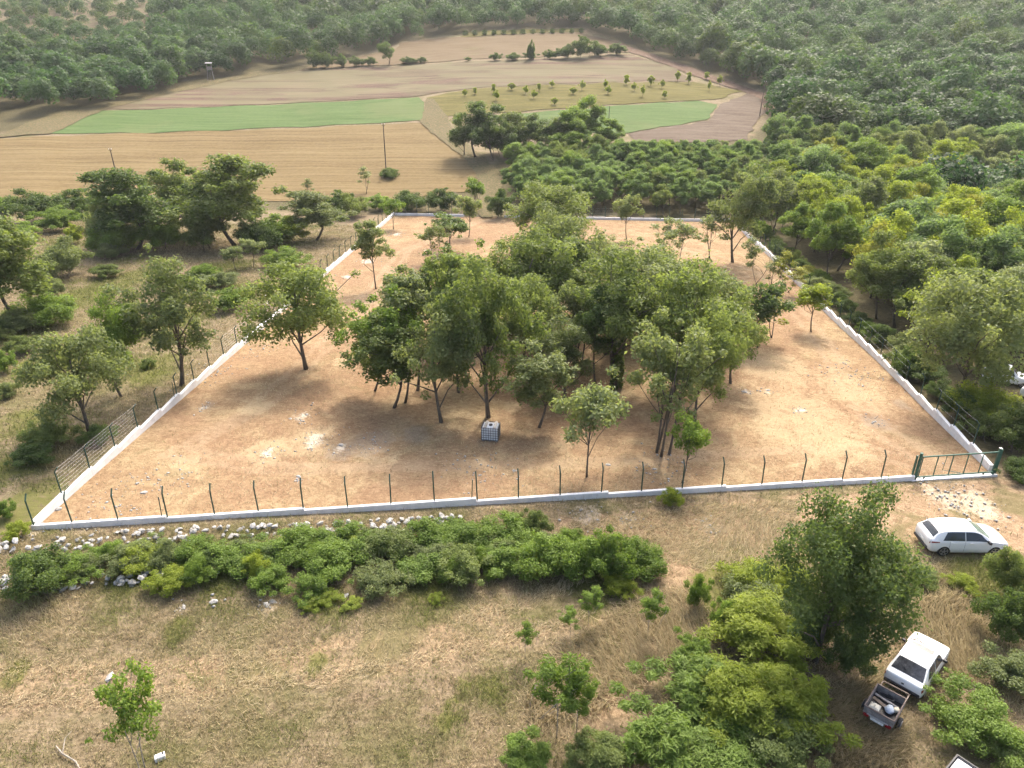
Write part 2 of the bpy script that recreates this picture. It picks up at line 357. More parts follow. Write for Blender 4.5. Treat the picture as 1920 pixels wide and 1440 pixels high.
# the cleared plot inside the walls
pa, pb = at(0, 312), at(850, 284); ROT = math.atan2(pb.y - pa.y, pb.x - pa.x)
t = NT('cleared_ground')
big, med, fine, grit = t.noise(.06, 5, .65, None, .8), t.noise(.28, 6, .7, None, 1.2), t.noise(1.6, 6, .75, None, 1.6), t.noise(7, 4, .8, None, 1.0)
sw = t.noise(1.0, 6, .75, t.coord((.9, 2.6, 1), .5), 2.2)
mott = t.math('ADD', t.math('ADD', t.math('MULTIPLY', fine, .36), t.math('MULTIPLY', grit, .34)), t.math('MULTIPLY', sw, .30))
c = t.ramp(mott, [(.36, (0.097, 0.060, 0.034)), (.45, (0.181, 0.117, 0.065)), (.53, (0.254, 0.174, 0.099)), (.64, (0.347, 0.257, 0.155))])
c = t.mix(t.rng(med, .45, .60, 0, .75), c, t.ramp(mott, [(.38, (0.161, 0.115, 0.060)), (.52, (0.310, 0.233, 0.133)), (.64, (0.403, 0.324, 0.202))]))
c = t.mix(t.rng(big, .46, .58, 0, .55), c, t.ramp(mott, [(.38, (0.101, 0.057, 0.034)), (.53, (0.229, 0.142, 0.084)), (.66, (0.323, 0.229, 0.143))]))
c = t.mix(t.rng(t.noise(.22, 5, .7, None, 1.0), .56, .68, 0, .45), c, t.mix(fine, (0.081, 0.069, 0.031), (0.178, 0.142, 0.070)))
br = t.math('SUBTRACT', t.math('ADD', t.math('MULTIPLY', med, 2.0), t.math('MULTIPLY', fine, 1.6)), 1.8)
c = t.mix(t.rng(t.math('ADD', t.attr('rut'), t.math('MULTIPLY', br, .6)), .3, 1.1, 0, .5), c, t.mix(mott, (0.200, 0.138, 0.084), (0.400, 0.304, 0.198)))
c = t.mix(t.rng(t.math('ADD', t.attr('yellow'), br), .3, 1.1, 0, .55), c, t.mix(mott, (0.266, 0.198, 0.110), (0.451, 0.364, 0.229)))
c = t.mix(t.rng(t.math('ADD', t.attr('grey'), br), .35, 1.0, 0, .6), c, t.mix(fine, (0.121, 0.091, 0.066), (0.275, 0.229, 0.176)))
c = t.mix(t.rng(t.math('ADD', t.attr('pale'), t.math('ADD', br, t.math('MULTIPLY', t.math('SUBTRACT', grit, .5), 1.2))), .62, 1.0, 0, .85), c, (0.468, 0.419, 0.339))
M['cleared'] = t.pbr(c, .95, 0, t.bump(t.math('ADD', grit, fine), .05, .7), .08)
cx, cy_ = sum(p[0] for p in PLOT) / 4, sum(p[1] for p in PLOT) / 4
YEL = [(585, 825, 2.6), (500, 850, 2.6), (1500, 790, 7.5), (1600, 730, 5), (1450, 690, 5), (960, 765, 1.2), (1060, 830, 1.0), (740, 860, .9), (1440, 760, 2), (480, 760, 2), (640, 680, 1.5), (350, 870, 1.5)]
GRY = [(700, 830, 2.2), (640, 850, 1.6), (780, 815, 1.6), (1640, 790, 1.6), (1690, 760, 1.2), (390, 760, 1.0), (1350, 520, 3)]
PAL = [(565, 783, 1.1), (590, 828, 1.3), (500, 850, .9), (640, 840, .8), (1400, 735, .6), (1440, 735, .5), (690, 490, 1.5), (650, 520, 1.2), (745, 440, 1.5), (1500, 770, .7), (560, 905, .5), (1330, 515, 1.2), (800, 470, 1.0), (385, 765, .7)]
def ruts(x, y):
    m = np.zeros(len(x))
    for off, amp in ((-.8, 1), (.8, 1)):
        for pl in ([(1790, 886), (1720, 850), (1640, 800), (1590, 720), (1540, 640), (1490, 580), (1430, 510), (1300, 470), (1100, 440), (920, 412)], [(1760, 880), (1600, 840), (1400, 850), (1150, 868), (800, 875), (520, 880), (330, 850)], [(330, 850), (480, 770), (640, 620), (760, 470), (900, 415)]):
            q = W2(pl); q = [(a + off * .9, b + off * .5) for a, b in q]; m = np.maximum(m, 1 - sm(.15, .75, seg_dist(x, y, q)))
    return m
sheet('cleared_ground', PLOT, .55, .045, M['cleared'], 0.0, {'yellow': lambda x, y: blobs(x, y, YEL), 'grey': lambda x, y: blobs(x, y, GRY), 'pale': lambda x, y: blobs(x, y, PAL), 'rut': ruts})

def rowmat(name, stops, fx, fy, patch=None, pf=(0.265, 0.335, 0.309), bands=None):
    t = NT(name); v = t.coord((fx, fy, 1), -ROT)
    rows = t.noise(1, 4, .6, v, .3); fine = t.noise(1.2, 5, .7, None, .5); big = t.noise(.045, 4, .6)
    c = t.ramp(t.math('ADD', t.math('MULTIPLY', rows, .62), t.math('MULTIPLY', fine, .38)), stops)
    if bands:
        v2 = t.coord((.0012, .10, 1), -ROT); c = t.mix(t.rng(t.noise(1, 3, .5, v2), .46, .53, 0, bands[1]), c, t.mix(rows, tuple(q * .7 for q in bands[0]), tuple(q * 1.3 for q in bands[0])))
    if patch: c = t.mix(t.rng(big, pf[0], pf[1], 0, pf[2]), c, patch)
    return t.pbr(c, .95, 0, t.bump(rows, .15, .5), .08)
st = [(.32, (0.078, 0.054, 0.024)), (.45, (0.131, 0.094, 0.042)), (.56, (0.164, 0.123, 0.059)), (.70, (0.206, 0.166, 0.086))]
M['stubble'] = rowmat('stubble', st, .02, .75, (0.118, 0.084, 0.040), (0.204, 0.245, 0.144))
M['stubble_far'] = rowmat('stubble_far', [(p, (q[0] * .80, q[1] * .86, q[2] * .95)) for p, q in st], .02, .5, (0.129, 0.086, 0.056), (0.306, 0.396, 0.396))
gr = [(.32, (.040, .074, .018)), (.48, (.068, .106, .034)), (.70, (.104, .144, .053))]
M['crop'] = rowmat('crop', gr, .06, .9, (.105, .125, .050), (.48, .64, .6))
M['fallow'] = rowmat('fallow', [(.34, (0.057, 0.037, 0.025)), (.46, (0.091, 0.059, 0.042)), (.57, (0.122, 0.085, 0.060)), (.70, (0.163, 0.126, 0.088))], .03, .7, (0.112, 0.103, 0.055), (0.430, 0.522, 0.420), ((0.138, 0.120, 0.069), .8))
M['orchard'] = rowmat('orchard_grass', [(.32, (0.044, 0.044, 0.010)), (.5, (0.092, 0.088, 0.023)), (.68, (0.150, 0.132, 0.044))], .08, .5, (0.110, 0.077, 0.030), (0.221, 0.301, 0.215))
M['soil'] = rowmat('bare_soil', [(.32, (0.064, 0.045, 0.033)), (.5, (0.106, 0.081, 0.059)), (.7, (0.140, 0.114, 0.087))], .1, .6)
t = NT('dirt_track'); n = t.noise(1.1, 5, .7); M['track'] = t.pbr(t.ramp(n, [(.3, (0.079, 0.050, 0.030)), (.5, (0.125, 0.084, 0.058)), (.7, (0.165, 0.123, 0.088))]), .95, 0, t.bump(n, .1, .5), .08)
t = NT('grassy_track'); n = t.noise(2.2, 6, .8, None, .8); M['grasstrack'] = t.pbr(t.ramp(n, [(.36, (0.053, 0.059, 0.023)), (.5, (0.106, 0.090, 0.044)), (.62, (0.175, 0.129, 0.077))]), .95, 0, t.bump(n, .1, .5), .08)
FM = {'stubble_field': 'stubble', 'green_crop_field': 'crop', 'fallow_field': 'fallow', 'orchard_plot': 'orchard', 'green_crop_field.001': 'crop', 'bare_soil_field': 'soil', 'stubble_field.001': 'stubble_far', 'vineyard_plot': 'orchard'}
for i, (k, poly) in enumerate(FIELDS.items()):
    sheet(k, poly, 3.2 if i not in (0,) else 2.8, .10 + .012 * i, M[FM[k]], .5)
sheet('dirt_road', W2(ROAD_PX), 3.0, .22, M['track'], .5)
sheet('dirt_track', W2(LEFT_TRACK_PX), 2.6, .235, M['grasstrack'], .5)
sheet('dirt_path', W2(PATH_PX), 2.2, .25, M['grasstrack'], .35)

# the air: thin summer haze, one closed box round camera and land
hz = NT('haze'); hz.t.nodes.remove(hz.out); hz.out = hz.n('ShaderNodeOutputMaterial')
pv = hz.n('ShaderNodeVolumePrincipled'); pv.inputs['Color'].default_value = (.93, .96, 1.0, 1); pv.inputs['Density'].default_value = HAZE = 0.00013; pv.inputs['Anisotropy'].default_value = .25
hz.l(pv.outputs[0], hz.out.inputs['Volume'])
b = MB(); b.box((0, 480, 31), (1800, 1080, 78)); tag(b.build('haze', hz.m), kind='stuff')
# ------------------------------------------------------------------ walls with posts and wires round the plot, gate
def vz(p, dz=0): return Vector((p.x, p.y, float(ter(p.x, p.y)) + dz))

def wall_piece(A, B, top, thick=.24, nsub=4):
    """one poured length of wall, top level at height top, foot following the ground"""
    d = Vector((B.x - A.x, B.y - A.y, 0)); L = d.length; d.normalize(); n = Vector((-d.y, d.x, 0)) * thick / 2; ch = .025
    v, f = [], []
    for i in range(nsub + 1):
        p = A + (B - A) * (i / nsub); g = float(ter(p.x, p.y)) - .35; tz = top[0] + (top[1] - top[0]) * i / nsub
        for o, z in ((-1, g), (-1, tz - ch), (-1 + ch * 8, tz), (1 - ch * 8, tz), (1, tz - ch), (1, g)): v.append((p.x + n.x * o, p.y + n.y * o, z))
    for i in range(nsub):
        for j in range(5): f.append((i * 6 + j, (i + 1) * 6 + j, (i + 1) * 6 + j + 1, i * 6 + j + 1))
    f += [tuple(range(6)), tuple(range((nsub + 1) * 6 - 1, nsub * 6 - 1, -1))]
    b = MB(); b.add(v, [q[::-1] for q in f]); return b

def post_mesh(straight=1.55, bend=.42, r=.042):
    b = MB(); b.tube([(0, 0, -.05), (0, 0, straight), (0, bend * .62, straight + bend * .74)], [r, r, r * .95], 7); return b.mesh('post', M['greenpaint'])
POST = post_mesh(); STRUT = MB(); STRUT.tube([(0, 0, -.05), (.0, 0, 1.28)], .026, 6); STRUT = STRUT.mesh('brace', M['greenpaint'])

def wires(parent, tops, inward, spans, hs, rad=.003):
    """tops: post foot points; spans: index pairs between which strands run"""
    for a, e in spans:
        for h in hs:
            pts = [tops[i] + Vector((0, 0, h)) if h < 1.6 else tops[i] + inward * .24 + Vector((0, 0, 1.85)) for i in range(a, e + 1)]
            q = []
            for u, v in zip(pts[:-1], pts[1:]): q += [u, (u + v) / 2 - Vector((0, 0, .025))]
            b = MB(); b.tube(q + [pts[-1]], rad, 4, False); b.build('wire', M['wire'], parent)

def side(name, label, A, B, nseg, h, inward, spacing_posts=1, post_side=-1, strands=(), hs=(), rise=.045):
    root = empty(name, vz(A)); root['label'] = label; root['category'] = 'fence'; root['group'] = 'walls with posts round the cleared plot'
    inv = Matrix.Translation(-Vector(root.location))
    d = (B - A); n = inward.normalized(); feet = []
    for i in range(nseg):
        p, q = A + d * (i / nseg), A + d * ((i + 1) / nseg) ; q = q - (q - p).normalized() * .006
        g = max(float(ter(p.x, p.y)), float(ter(q.x, q.y))); L = (q - p).length
        b = wall_piece(p, q, (g + h, g + h + rise * L)); b.v = [tuple(inv @ Vector(x)) for x in b.v]
        b.build('wall_segment', M['concrete'], root)
        for k in range(spacing_posts):
            u = p + (q - p) * ((k + .94) / spacing_posts); feet.append(Vector((u.x, u.y, g + h)))
    rz = math.atan2(-n.x, n.y)
    for i, ft in enumerate(feet):
        o = obj('post', POST, root); o.location = inv @ ft; o.rotation_euler = (R(rnd.uniform(-1.2, 1.2)), R(rnd.uniform(-1.2, 1.2)), rz)
        if i % 8 == 5:
            o = obj('brace', STRUT, root); o.location = inv @ (ft + (d.normalized() * -.45)); o.rotation_euler = (0, R(8), math.atan2(d.y, d.x))
    if strands:
        wires(root, [inv @ f for f in feet], n, strands, hs)
    return root, feet

# front wall: long poured lengths that step down towards the gate
V2 = lambda p: Vector((p.x, p.y, 0))
fdir = (V2(FR) - V2(FL)).normalized(); fin = Vector((-fdir.y, fdir.x, 0))
def on_front(px): # point of the front wall line seen in image column px
    lo, hi = 0.0, 1.0
    for _ in range(40):
        m = (lo + hi) / 2; p = V2(FL) + (V2(FR) - V2(FL)) * m
        if float(proj(p.x, p.y, ter(p.x, p.y))[0]) < px: lo = m
        else: hi = m
    p = V2(FL) + (V2(FR) - V2(FL)) * lo; return vz(p)
front = empty('boundary_fence', vz(FL)); tag(front, 'low white wall with bent green posts along the near edge, beside the gate', 'fence', 'walls with posts round the cleared plot')
finv = Matrix.Translation(-Vector(front.location))
joints = [62, 314, 572, 893, 1140, 1360, 1578, 1712]; tops = []
for a, e in zip(joints[:-1], joints[1:]):
    p, q = on_front(a), on_front(e); q = q - (q - p).normalized() * .006
    g = max(p.z, q.z) + .28; tops.append((a, e, g))
    b = wall_piece(p, q, (g, g + .02 * (e < 1200)), .21, 6); b.v = [tuple(finv @ Vector(x)) for x in b.v]; b.build('wall_segment', M['concrete'], front)
def front_top(px): return next((g for a, e, g in tops if a <= px <= e), tops[-1][2])
rzf = math.atan2(-fin.x, fin.y)
for px in (66, 138, 224, 316, 404, 486, 570, 653, 734, 815, 895, 972, 1050, 1127, 1202, 1278, 1352, 1427, 1502, 1577, 1650):
    p = on_front(px); p.z = front_top(px); o = obj('post', POST, front); o.location = finv @ p; o.rotation_euler = (R(rnd.uniform(-1.5, 1.5)), R(rnd.uniform(-1.5, 1.5)), rzf)
for px in (306, 885):
    p = on_front(px); p.z = front_top(px); o = obj('brace', STRUT, front); o.location = finv @ p; o.rotation_euler = (0, R(3), rzf)

ldir = V2(BL) - V2(FL); linw = Vector((ldir.y, -ldir.x, 0)).normalized()
A = V2(FL) + ldir.normalized() * .15
nL = max(8, int(round(ldir.length / 2.75)))
HS = (.18, .40, .62, .84, 1.06, 1.28, 1.48, 1.85)
side('boundary_fence', 'stepped white wall with wired green posts running away from the near corner opposite the gate', A, V2(BL), nL, .42, linw, 1, 1, ((0, 3), (8, 12)), HS)
rdir = V2(BR) - V2(FR); rinw = Vector((-rdir.y, rdir.x, 0)).normalized()
nR = max(8, int(round(rdir.length / 2.75)))
side('boundary_fence', 'stepped pale wall with green posts running away from the gate beside dense trees', V2(FR) + rdir.normalized() * .5, V2(BR), nR, .50, rinw, 1, 1, ((0, 2), (4, 8)), (.55, 1.15, 1.85))
# the far wall in two lengths, with the opening where the path comes in
g1, g2 = at(872, 403), at(946, 407)
bd = V2(BR) - V2(BL); binw = Vector((bd.y, -bd.x, 0)).normalized()
un = lambda p: (V2(p) - V2(BL)).dot(bd) / bd.dot(bd)
B1, B2 = V2(BL) + bd * un(g1), V2(BL) + bd * un(g2)
side('boundary_fence', 'short low grey wall at the far edge before the path opening', V2(BL) + bd * .004, B1, 3, .42, binw, 2, 1, (), (), 0)
side('boundary_fence', 'long low grey wall at the far edge beyond the path opening, with wires', B2, V2(BR), 9, .42, binw, 2, 1, ((5, 9),), (.3, .6, .9, 1.2, 1.5), 0)

# gate
G0, G1 = on_front(1714), on_front(1860)
gd = (G1 - G0); gd.z = 0; GL = gd.length; gz = math.atan2(gd.y, gd.x)
gate = empty('metal_gate', (G0.x, G0.y, min(G0.z, G1.z)), gz); tag(gate, 'wide green metal gate with upright bars, closed at the end of the front wall', 'gate')
def gp(name, f, mat='gatepaint'): b = MB(); f(b); return b.build(name, M[mat], gate)
gp('threshold', lambda b: b.box((GL / 2, 0, -.02), (GL + .5, .30, .34), None, .02), 'concrete')
GH = 1.72
for x, nm in ((.02, 'gate_post'), (GL - .02, 'gate_post')):
    p = gp(nm, lambda b: b.box((x, .0, .1 + (GH + .12) / 2), (.13, .13, GH + .2)))
    c = MB(); c.box((x, 0, GH + .315), (.16, .16, .03)); c.build('post_cap', M['wire'] if x > 1 else M['gatepaint'], p)
gp('guide_post', lambda b: b.box((-.14, .10, .1 + GH / 2), (.10, .10, GH)))
gp('guide_post', lambda b: b.box((GL + .22, .10, .1 + GH / 2), (.09, .09, GH + .1)))
gp('top_rail', lambda b: b.box((GL / 2, -.09, GH + .10), (GL - .16, .06, .08)))
gp('bottom_rail', lambda b: b.box((GL / 2, -.09, .36), (GL - .16, .06, .08)))
for i in range(6):
    x = .12 + (GL - .24) * i / 5
    gp('upright_bar', lambda b: b.box((x, -.09, .23 + GH / 2), (.05, .045, GH - .34)))
gp('gate_stay', lambda b: b.tube([(GL * .57, -.02, .40), (GL * .42, .55, .32), (GL * .42, .5, GH - .3)], .022, 6))
for x in (.55, GL * .86):
    w_ = gp('roller', lambda b: b.box((x, -.09, .26), (.09, .05, .13)), 'greenpaint')

# ------------------------------------------------------------------ poles and the raised hide by the fields
M['polewood'] = flat('pole_wood', (.12, .095, .075), .9, 0, .3, 4, .1); M['porcelain'] = flat('porcelain', (.55, .53, .5), .3)
def pole(px, py, top, label, lean=(0, 0), r=.13, arm=True):
    P = at(px, py); H = height_to(P, top); o = empty('utility_pole', P); o.rotation_euler = (R(lean[0]), R(lean[1]), 0)
    tag(o, label, 'pole', 'wooden power poles across the fields')
    b = MB(); b.tube([(0, 0, -.3), (0, 0, H * .5), (0, 0, H)], [r, r * .85, r * .65], 8); b.build('shaft', M['polewood'], o)
    if arm:
        for s in (-1, 1):
            b = MB(); b.tube([(s * .05, 0, H - .35), (s * .28, 0, H - .3), (s * .28, 0, H - .05)], .03, 5); b.build('bracket', M['polewood'], o)
            b = MB(); b.tube([(s * .28, 0, H - .05), (s * .28, 0, H + .02), (s * .28, 0, H + .14), (s * .28, 0, H + .18)], [.05, .08, .07, .02], 7); b.build('insulator', M['porcelain'], o)
pole(219, 330, 280, 'bare wooden pole in the near stubble field behind the tall oaks, leaning', (0, -1.5))
pole(724, 322, 233, 'bare wooden pole rising from a green tuft in the near stubble field', (0, .6))
pole(1424, 218, 153, 'leaning wooden pole at the end of the bare soil by the wood', (0, 2.2))
pole(1141, 236, 198, 'short pale pole at the edge of the far green crop', (0, 0), .10, False)
P = at(396, 151); hd = empty('hunting_hide', P, .3); HH = max(4.5, height_to(P, 118)); tag(hd, 'grey wooden hunting hide on tall legs at the edge of the wood', 'hide')
M['greywood'] = flat('weathered_wood', (.20, .185, .17), .9, 0, .3, 5, .1)
M['trailerroof'] = flat('grey_roof_sheet', (.24, .235, .23), .7)
pz = HH * .60
for sx in (-1, 1):
    for sy in (-1, 1):
        b = MB(); b.tube([(sx * 1.05, sy * 1.05, -.2), (sx * .72, sy * .72, pz + .02)], .09, 5); b.build('leg', M['greywood'], hd)
b = MB(); b.box((0, 0, pz + .06), (1.8, 1.8, .1)); b.build('platform', M['greywood'], hd)
for s, dd in (((0, -.82), (1.7, .05)), ((0, .82), (1.7, .05)), ((-.82, 0), (.05, 1.56)), ((.82, 0), (.05, 1.56))):
    b = MB(); b.box((s[0], s[1], pz + .62), (dd[0], dd[1], 1.0)); b.build('side_panel', M['greywood'], hd)
for sx in (-1, 1):
    for sy in (-1, 1): b = MB(); b.box((sx * .78, sy * .78, pz + 1.5), (.09, .09, .78)); b.build('corner_post', M['greywood'], hd)
b = MB(); b.box((0, 0, HH), (2.3, 2.3, .09), Matrix.Rotation(R(6), 4, 'X')); b.build('roof', M['trailerroof'], hd)
lad = MB(); lad.tube([(-.25, -1.9, -.1), (-.25, -.9, pz)], .045, 5); o = lad.build('ladder_rail', M['greywood'], hd)
lad = MB(); lad.tube([(.25, -1.9, -.1), (.25, -.9, pz)], .045, 5); lad.build('ladder_rail', M['greywood'], hd)
for i in range(9):
    u = (i + .7) / 9.5; b = MB(); b.box((0, -1.9 + u, pz * u), (.55, .05, .05)); b.build('rung', M['greywood'], hd)
# ------------------------------------------------------------------ vehicles
def paint(name, col, rough=.22, dirt=.12):
    t = NT(name); n = t.noise(2.2, 5, .65); c = t.mix(t.rng(n, .5, .75, 0, dirt), col, (.50, .46, .40)); return t.pbr(c, rough, 0, None, .5, .6)
M['carwhite'] = paint('white_car_paint', (.78, .79, .80)); M['oldwhite'] = paint('old_white_paint', (.80, .81, .81), .4, .3)
M['glass'] = flat('tinted_glass', (.018, .022, .024), .06, 0, .2, 2, .6)
t = NT('dusty_glass'); n = t.noise(4.5, 5, .75); M['dustyglass'] = t.pbr(t.ramp(n, [(.35, (.022, .024, .028)), (.6, (.07, .072, .08)), (.72, (.22, .20, .19))]), .12, 0, None, .5)
M['windscreen'] = flat('green_tinted_windscreen', (.14, .19, .16), .07, 0, .35, 3, .6)
M['rubber'] = flat('tyre_rubber', (.022, .022, .023), .8); M['rim'] = flat('alloy_rim', (.38, .37, .36), .35, .7); M['blackplastic'] = flat('black_plastic', (.03, .03, .032), .5)
M['redlens'] = flat('red_lens', (.22, .012, .016), .2, 0, .2, 6, .6); M['clearlens'] = flat('clear_lens', (.55, .58, .60), .15, .2); M['plate'] = flat('number_plate_white', (.75, .75, .72), .4)
M['rust'] = flat('rusty_steel', (.17, .135, .115), .85, .1, .4, 6, .2); M['trailergrey'] = flat('trailer_sheet_steel', (.23, .215, .21), .6, .2, .35, 4, .3)

def wheel(parent, x, y, r, wd, out):
    M4 = Matrix.Translation((x, y, r)) @ Matrix.Rotation(R(90), 4, 'X')
    b = MB(); prof = [(-wd / 2, r * .66), (-wd / 2, r * .93), (-wd / 2 + .03, r), (wd / 2 - .03, r), (wd / 2, r * .93), (wd / 2, r * .66)]; n = 22
    v = [M4 @ Vector((q * math.cos(2 * math.pi * j / n), q * math.sin(2 * math.pi * j / n), p)) for p, q in prof for j in range(n)]
    f = [(i * n + j, i * n + (j + 1) % n, (i + 1) * n + (j + 1) % n, (i + 1) * n + j) for i in range(len(prof) - 1) for j in range(n)]
    b.add(v, f + [tuple(range(n - 1, -1, -1)), tuple(range(5 * n, 6 * n))]); wh = b.build('wheel', M['rubber'], parent)
    b = MB(); s = out
    for k in range(5):
        a = 2 * math.pi * k / 5
        Q = Matrix.Translation((x, y + s * (wd / 2 + .004), r)) @ Matrix.Rotation(a, 4, 'Y')
        b.box((0, 0, 0), (1, 1, 1), Q @ Matrix.Translation((0, 0, r * .33)) @ Matrix.Diagonal((r * .2, .02, r * .62, 1)))
    b.tube([(x, y + s * (wd / 2 - .02), r), (x, y + s * (wd / 2 + .02), r)], r * .17, 10)
    m = MB()
    for k in range(20):
        a0, a1 = 2 * math.pi * k / 20, 2 * math.pi * (k + 1) / 20
        m.add([(x + q * math.cos(a), y + s * (wd / 2 + o), r + q * math.sin(a)) for a in (a0, a1) for q, o in ((r * .60, 0), (r * .60, .012), (r * .68, .012), (r * .68, 0))], [(0, 1, 5, 4), (1, 2, 6, 5), (2, 3, 7, 6)])
    b.add(m.v, m.f); b.build('rim', M['rim'], wh)

def catmull(st, k):
    st = np.array(st, float); out = []
    for i in range(len(st) - 1):
        p0, p1, p2, p3 = st[max(i - 1, 0)], st[i], st[i + 1], st[min(i + 2, len(st) - 1)]
        for j in range(k):
            u = j / k; out.append(.5 * (2 * p1 + (p2 - p0) * u + (2 * p0 - 5 * p1 + 4 * p2 - p3) * u * u + (3 * p1 - p0 - 3 * p2 + p3) * u ** 3))
    out.append(st[-1]); return np.array(out)

class Car:
    """a body lofted through cross sections; panels are cut on its skin by (x, height rung) coordinates"""
    def __init__(s, stations, k=4): s.st = catmull(stations, k)
    def half(s, r):
        x, w, zb, be, wr, ze, zt = r; zl = zb + (be - zb) * .42
        return [(0, zb), (w * .90, zb), (w * .985, zb + .10), (w * 1.0, zl), (w * .985, be - .12), (w * .955, be), (wr, ze), (wr * .72, ze + (zt - ze) * .62), (0, zt)]
    def row(s, x):
        X = s.st[:, 0]; return np.array([np.interp(x, X, s.st[:, i]) for i in range(7)])
    def pt(s, x, v, side):
        h = s.half(s.row(x)); i = min(int(v), 7); u = v - i; y = h[i][0] * (1 - u) + h[i + 1][0] * u; z = h[i][1] * (1 - u) + h[i + 1][1] * u
        return Vector((x, y * side, z))
    def body(s, root, mat):
        b = MB(); v, f = [], []
        for r in s.st:
            h = s.half(r); ring = [(r[0], y, z) for y, z in h] + [(r[0], -y, z) for y, z in h[-2:0:-1]]; v += ring
        n = 16
        for i in range(len(s.st) - 1): f += [(i * n + j, (i + 1) * n + j, (i + 1) * n + (j + 1) % n, i * n + (j + 1) % n) for j in range(n)]
        f += [tuple(range(n)), tuple(range(len(s.st) * n - 1, len(s.st) * n - n - 1, -1))]
        o = (b.add(v, [q[::-1] for q in f]), b.build('body', mat, root, True))[1]
        m = o.modifiers.new('es', 'EDGE_SPLIT'); m.split_angle = R(38); return o
    def patch(s, name, root, mat, fn, nu=6, nv=4, off=.008):
        P = [[fn(i / nu, j / nv) for j in range(nv + 1)] for i in range(nu + 1)]; b = MB(); v, f = [], []
        cen = Vector((0, 0, .6))
        for i in range(nu + 1):
            for j in range(nv + 1):
                a = P[min(i + 1, nu)][j] - P[max(i - 1, 0)][j]; c = P[i][min(j + 1, nv)] - P[i][max(j - 1, 0)]; nrm = a.cross(c)
                nrm = nrm.normalized() if nrm.length > 1e-9 else Vector((0, 0, 1))
                if nrm.dot(P[i][j] - cen) < 0: nrm = -nrm
                v.append(P[i][j] + nrm * off)
        f = [(i * (nv + 1) + j, (i + 1) * (nv + 1) + j, (i + 1) * (nv + 1) + j + 1, i * (nv + 1) + j + 1) for i in range(nu) for j in range(nv)]
        b.add(v, f); return b.build(name, mat, root, True)
    def side_win(s, name, root, mat, x0, x1, side, v0=5.08, v1=5.90, s0=0.0, s1=0.0):
        def fn(u, v):
            vv = v0 + (v1 - v0) * v; x = (x0 + s0 * v) * (1 - u) + (x1 + s1 * v) * u; return s.pt(x, vv, side)
        return s.patch(name, root, mat, fn, 8, 4)
    def cross_win(s, name, root, mat, xl, xh, vspan=.80, taper=.0):
        def fn(u, v):
            x = xl + (xh - xl) * v; a = (u * 2 - 1); m = abs(a) * vspan * (1 - taper * v); vv = 8 - m * 2.0
            return s.pt(x, max(vv, 6.02), 1 if a >= 0 else -1)
        return s.patch(name, root, mat, fn, 10, 5)

# the hatchback parked outside the gate: nose towards +X of its own frame
wa, wb = at(1764, 1041), at(1860, 1041); hd_ = math.atan2(wb.y - wa.y, wb.x - wa.x); ax = Vector((math.cos(hd_), math.sin(hd_), 0)); nz = Vector((-ax.y, ax.x, 0))
mid = (wa + wb) / 2 + nz * .78
car = empty('hatchback_car', (mid.x, mid.y, float(ter(mid.x, mid.y)) + .0), hd_); tag(car, 'clean white hatchback with dark windows parked on dry straw outside the gate', 'car')
C1 = Car([(-2.13, .64, .45, .74, .60, .84, .86), (-2.07, .79, .32, .87, .70, .97, .99), (-1.93, .865, .25, .93, .68, 1.06, 1.10), (-1.62, .895, .21, .955, .615, 1.31, 1.37), (-1.20, .905, .20, .95, .600, 1.405, 1.46),
          (-.40, .905, .20, .94, .605, 1.425, 1.485), (.25, .905, .20, .93, .595, 1.38, 1.445), (.68, .905, .20, .92, .64, 1.19, 1.25), (1.12, .90, .20, .905, .76, .965, 1.01), (1.58, .885, .22, .84, .70, .885, .94), (1.95, .82, .27, .73, .62, .79, .835), (2.12, .68, .38, .61, .5, .67, .70)])
C1.body(car, M['carwhite'])
C1.cross_win('windscreen', car, M['windscreen'], 1.08, .34, .88, .04); C1.cross_win('rear_window', car, M['glass'], -1.94, -1.66, .86, .04)
for s in (-1, 1):
    C1.side_win('side_window', car, M['glass'], -1.50, -.34, s, 5.06, 5.90, .26, 0); C1.side_win('side_window', car, M['glass'], -.30, .92, s, 5.06, 5.90, 0, -.36)
    C1.patch('tail_light', car, M['redlens'], lambda u, v: C1.pt(-2.10 + .44 * u, 4.25 + .75 * v * (1 - .5 * u), s), 5, 2, .012)
    C1.patch('headlight', car, M['clearlens'], lambda u, v: C1.pt(1.72 + .30 * u, 4.3 + .9 * v, s), 4, 2, .012)
    C1.patch('wheel_arch', car, M['blackplastic'], lambda u, v: C1.pt(-1.34 + .40 * math.cos(math.pi * u), 1.2 + 2.1 * v * math.sin(math.pi * u), s), 10, 3, .006)
    C1.patch('wheel_arch', car, M['blackplastic'], lambda u, v: C1.pt(1.33 + .40 * math.cos(math.pi * u), 1.2 + 2.1 * v * math.sin(math.pi * u), s), 10, 3, .006)
    for xd in (-.33, .98, -1.12):
        C1.patch('door_seam', car, M['blackplastic'], lambda u, v: C1.pt(xd + .012 * u + (.10 * v if xd > .5 else 0), 1.6 + 3.3 * v, s), 1, 6, .003)
    for xd in (-.42, -.22 + .0): pass
    for xd in (-.98, .02):
        p = C1.pt(xd, 4.3, s); b = MB(); b.box((p.x, p.y + s * .012, p.z), (.20, .03, .035)); b.build('door_handle', M['carwhite'], car)
    p = C1.pt(.86, 5.02, s); b = MB(); b.box((p.x, p.y + s * .13, p.z + .06), (.12, .22, .14), None, .03); b.build('wing_mirror', M['blackplastic'] if s < 0 else M['carwhite'], car)
    for x in (-1.34, 1.33): wheel(car, x, s * .80, .325, .22, s)
b = MB(); b.box((-2.155, 0, .62), (.02, .52, .115)); b.build('number_plate', M['plate'], car)
